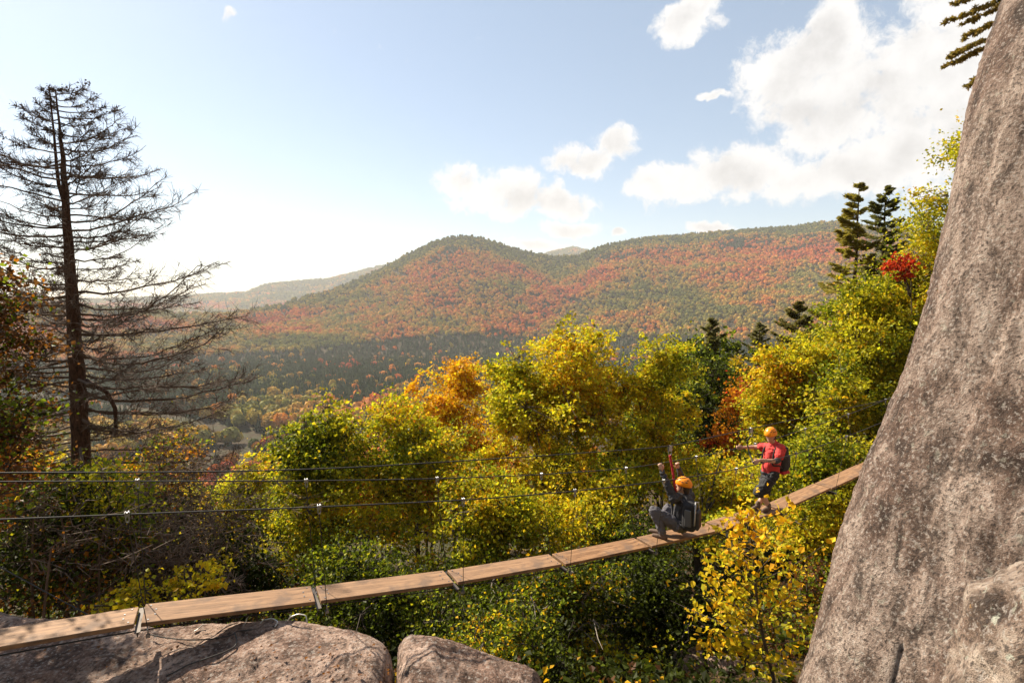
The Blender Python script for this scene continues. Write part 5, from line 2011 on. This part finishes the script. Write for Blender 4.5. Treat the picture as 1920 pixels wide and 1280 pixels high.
def lanyard(label, top, pts, mat, r):
    # the pulley sits on the safety cable
    s = np.linspace(3.5, 6.5, 400)
    P = np.array([deck(a, 0, HS(a)) for a in s])
    tp = P[((P[:, :1] - top[0]) ** 2)[:, 0].argmin()]
    root = empty('lanyard', tp)
    tag(root, label, 'lanyard')
    mb = MB()
    for k in (-1, 1):
        mb.box(BN * 0.012 * k - UP * 0.03, BD * 0.035, BN * 0.003, UP * 0.045)
    mb.tube([BN * -0.012, BN * 0.012], 0.022, 10)
    link('pulley', mb.mesh('pulley', M_STEEL), root)
    mb = MB()
    th = np.linspace(0, 2 * math.pi, 16)
    mb.tube(np.stack([0.024 * np.cos(th), 0 * th, -0.10 + 0.048 * np.sin(th)], 1), 0.0065, 6, False)
    link('carabiner', mb.mesh('carabiner', M_STEEL, True), root)
    A = np.array([tp - UP * 0.14] + [np.asarray(p) for p in pts])
    t = np.linspace(0, len(A) - 1, 30)
    Q = np.stack([np.interp(t, np.arange(len(A)), A[:, j]) for j in range(3)], 1)
    Q[1:-1] = 0.5 * Q[1:-1] + 0.25 * (Q[:-2] + Q[2:])
    mb = MB()
    mb.tube(Q - tp, r * (1 + 0.18 * np.sin(np.arange(30) * 2.1)), 7)
    link('strap', mb.mesh('strap', mat, True), root)


def crouching_climber():
    y0 = 8.46
    q = lambda u, v, dy=0.0: at(u, v, y0 + dy)
    base = deck(4.33)
    org = np.array([base[0], base[1], base[2] + 0.012 + T_])
    face = np.array([-0.80, 0.50, 0.12])
    face /= np.linalg.norm(face)
    root = empty('person', org)
    tag(root, 'person in charcoal clothes and orange helmet crouching on the bridge, both arms raised', 'person')
    left = np.cross(UP, np.array([face[0], face[1], 0]))
    dz = org[2]
    pel, chs, nk, hd = q(1277, 979, 0.02), q(1283, 942, 0.02), q(1282, 926, 0.05), q(1281, 911, 0.05)
    shL, elL, wrL = q(1264, 934, -0.08), q(1250, 906, -0.02), q(1241, 883, 0.05)
    shR, elR, wrR = q(1294, 930, 0.22), q(1279, 897, 0.30), q(1272, 879, 0.24)
    hL, hR = q(1238, 871, 0.05), q(1268, 868, 0.24)
    hpL, hpR = q(1270, 984, -0.05), q(1280, 984, 0.16)
    knL, knR = q(1226, 957, -0.02), q(1252, 953, 0.28)
    aL = deck(4.24, 0.05)
    aR = deck(4.29, -0.10)
    aL[2] = aR[2] = dz + 0.08
    tl = face * [1, 1, 0]
    tl /= np.linalg.norm(tl)
    hp, ax = head_parts(hd, face, UP)
    body = hp + [('c', hd - UP * 0.06, nk - UP * 0.04, 0.05, 0.06), ('c', chs, pel, 0.115, 0.12), ('c', shL, shR, 0.055, 0.055), ('c', shR, elR, 0.046, 0.038), ('c', elR, wrR, 0.038, 0.025),
                 ('c', shL, elL, 0.046, 0.038), ('c', elL, wrL, 0.038, 0.025), ('c', hpL, knL, 0.08, 0.056), ('c', knL, aL, 0.055, 0.036), ('c', hpR, knR, 0.08, 0.056), ('c', knR, aR, 0.055, 0.036),
                 ('c', aL - UP * 0.04, aL - UP * 0.05 + tl * 0.15, 0.034, 0.026), ('c', aR - UP * 0.04, aR - UP * 0.05 + tl * 0.15, 0.034, 0.026)]
    body += hand_parts(wrL, hL - wrL + UP * 0.02, np.array([1.0, 0.2, 0]), 0.8)
    body += hand_parts(wrR, hR - wrR + UP * 0.02, np.array([-1.0, -0.2, 0]), 0.8)
    solid('body', body, M_SKIN, 0.0075, 0.22, 3, root, org)
    jk = [('c', chs + UP * 0.01, pel + UP * 0.05, 0.145, 0.138), ('c', shL, shR, 0.085, 0.085), ('c', shR, elR, 0.070, 0.056), ('c', elR, wrR, 0.056, 0.040), ('c', shL, elL, 0.072, 0.058), ('c', elL, wrL, 0.058, 0.040),
          ('c', nk - UP * 0.05, chs, 0.075, 0.12), ('e', pel + UP * 0.02 + tl * 0.06, (0.14, 0.13, 0.08), np.array([tl, np.cross(UP, tl), UP]))]
    solid('jacket', jk, M_CHAR, 0.011, 0.5, 3, root, org, 0.011)
    tr = [('c', pel, pel - UP * 0.03, 0.14, 0.135), ('c', hpL, knL, 0.110, 0.078), ('c', knL, aL + (knL - aL) * 0.12, 0.076, 0.058), ('c', hpR, knR, 0.110, 0.078), ('c', knR, aR + (knR - aR) * 0.12, 0.076, 0.058)]
    solid('trousers', tr, M_GREY, 0.011, 0.5, 3, root, org, 0.011)
    for a in (aL, aR):
        solid('shoe', [('c', a - UP * 0.035 - tl * 0.03, a - UP * 0.048 + tl * 0.16, 0.044, 0.032), ('c', a + UP * 0.015, a - UP * 0.03, 0.042, 0.046)], M_SHOE, 0.01, 0.6, 3, root, org)
    f, l, u = ax
    solid('hair', [('e', hd - f * 0.02 + u * 0.015, (0.098, 0.084, 0.110), ax), ('e', hd - f * 0.065 - u * 0.06, (0.05, 0.065, 0.07), ax)], M_HAIR, 0.012, 0.6, 2, root, org)
    helmet(root, hd + u * 0.036 - f * 0.005, ax, org, 'orange vented climbing helmet worn by the crouching person')
    mb = MB()
    th = np.linspace(0, 2 * math.pi, 24)
    lt = np.cross(UP, tl)
    mb.tube(np.array([pel + UP * 0.06 + tl * 0.152 * math.cos(t) + lt * 0.150 * math.sin(t) for t in th]) - org, 0.018, 6, False)
    link('harness', mb.mesh('harness', M_BLACK, True), root)
    # rucksack
    back = -tl
    bc = q(1294, 966, -0.14)
    bup = UP + tl * 0.18
    bp = empty('backpack', bc)
    tag(bp, 'black and pale grey rucksack on the back of the crouching person', 'backpack')
    o = link('pack', pack_mesh('pack', (0.22, 0.29, 0.46), M_BLACK, 0.08), bp)
    orient(o, (0, 0, 0), -back, bup)
    for s in (-1, 1):
        o = link('side_panel', pack_mesh('side_panel', (0.11, 0.03, 0.27), M_PANEL, 0.012), bp)
        orient(o, np.cross(UP, back) * s * 0.142, -back, bup)
    o = link('pocket', pack_mesh('pocket', (0.06, 0.20, 0.30), M_CHAR, 0.025), bp)
    orient(o, back * 0.125 - UP * 0.04, -back, bup)
    mb = MB()
    e = np.cross(UP, back)
    rim = np.array([back * 0.10 + e * 0.135 - UP * 0.10, back * 0.105 + e * 0.13 + UP * 0.10, back * 0.10 + e * 0.09 + UP * 0.205, back * 0.08 + UP * 0.235, back * 0.10 - e * 0.09 + UP * 0.205, back * 0.105 - e * 0.13 + UP * 0.10, back * 0.10 - e * 0.135 - UP * 0.10])
    mb.tube(rim, 0.012, 6)
    link('piping', mb.mesh('piping', M_WHITE, True), bp)
    for k in (-0.04, 0.04):
        mb = MB()
        mb.box(back * 0.162 + e * k - UP * 0.04, e * 0.006, back * 0.003, UP * 0.12)
        link('zip', mb.mesh('zip', simple('dull orange zip', (0.30, 0.12, 0.04), 0.7)), bp)
    for s in (-1, 1):
        mb = MB()
        sp = (shL if (shL - shR) @ e * s > 0 else shR) * 0.7 + chs * 0.3
        loop = np.array([bc + UP * 0.18 + e * s * 0.08 - back * 0.08, sp + UP * 0.09, sp - back * 0.11 + UP * 0.02, chs - back * 0.16 + e * s * 0.1 - UP * 0.1, pel - back * 0.12 + e * s * 0.15 + UP * 0.1, bc - UP * 0.17 + e * s * 0.12 - back * 0.06])
        t = np.linspace(0, 5, 22)
        Q = np.stack([np.interp(t, np.arange(6), loop[:, j]) for j in range(3)], 1)
        Q[1:-1] = 0.5 * Q[1:-1] + 0.25 * (Q[:-2] + Q[2:])
        mb.tube(Q - bc, 0.017, 6)
        link('shoulder_strap', mb.mesh('shoulder_strap', M_CHAR, True), bp)
    lanyard('red webbing lanyard and pulley holding the crouching person to the safety cable', q(1257, 840, 0), [q(1261, 880, 0.0), q(1265, 912, -0.05), chs - back * 0.10 + UP * 0.05], M_STRAPR, 0.020)


standing_climber()
crouching_climber()

# ------------------------------------------------------------------ haze over the valley
m, N, out = new_mat('thin autumn haze')
pv = N.n('ShaderNodeVolumePrincipled')
pv.inputs['Color'].default_value = (1.0, 0.98, 0.96, 1)
pv.inputs['Density'].default_value = 0.00009
pv.inputs['Anisotropy'].default_value = 0.15
N.t.links.new(pv.outputs[0], out.inputs['Volume'])
hzm = MB()
hzm.box((0, 0, 0), (9300, 0, 0), (0, 9300, 0), (0, 0, 0.5 * (float(Z_.max()) + 45 - (float(Z_.min()) - 2))))
hzo = link('haze', hzm.mesh('haze', m), loc=(0, 0, 0.5 * (float(Z_.max()) + 45 + float(Z_.min()) - 2)))
tag(hzo, kind='stuff')
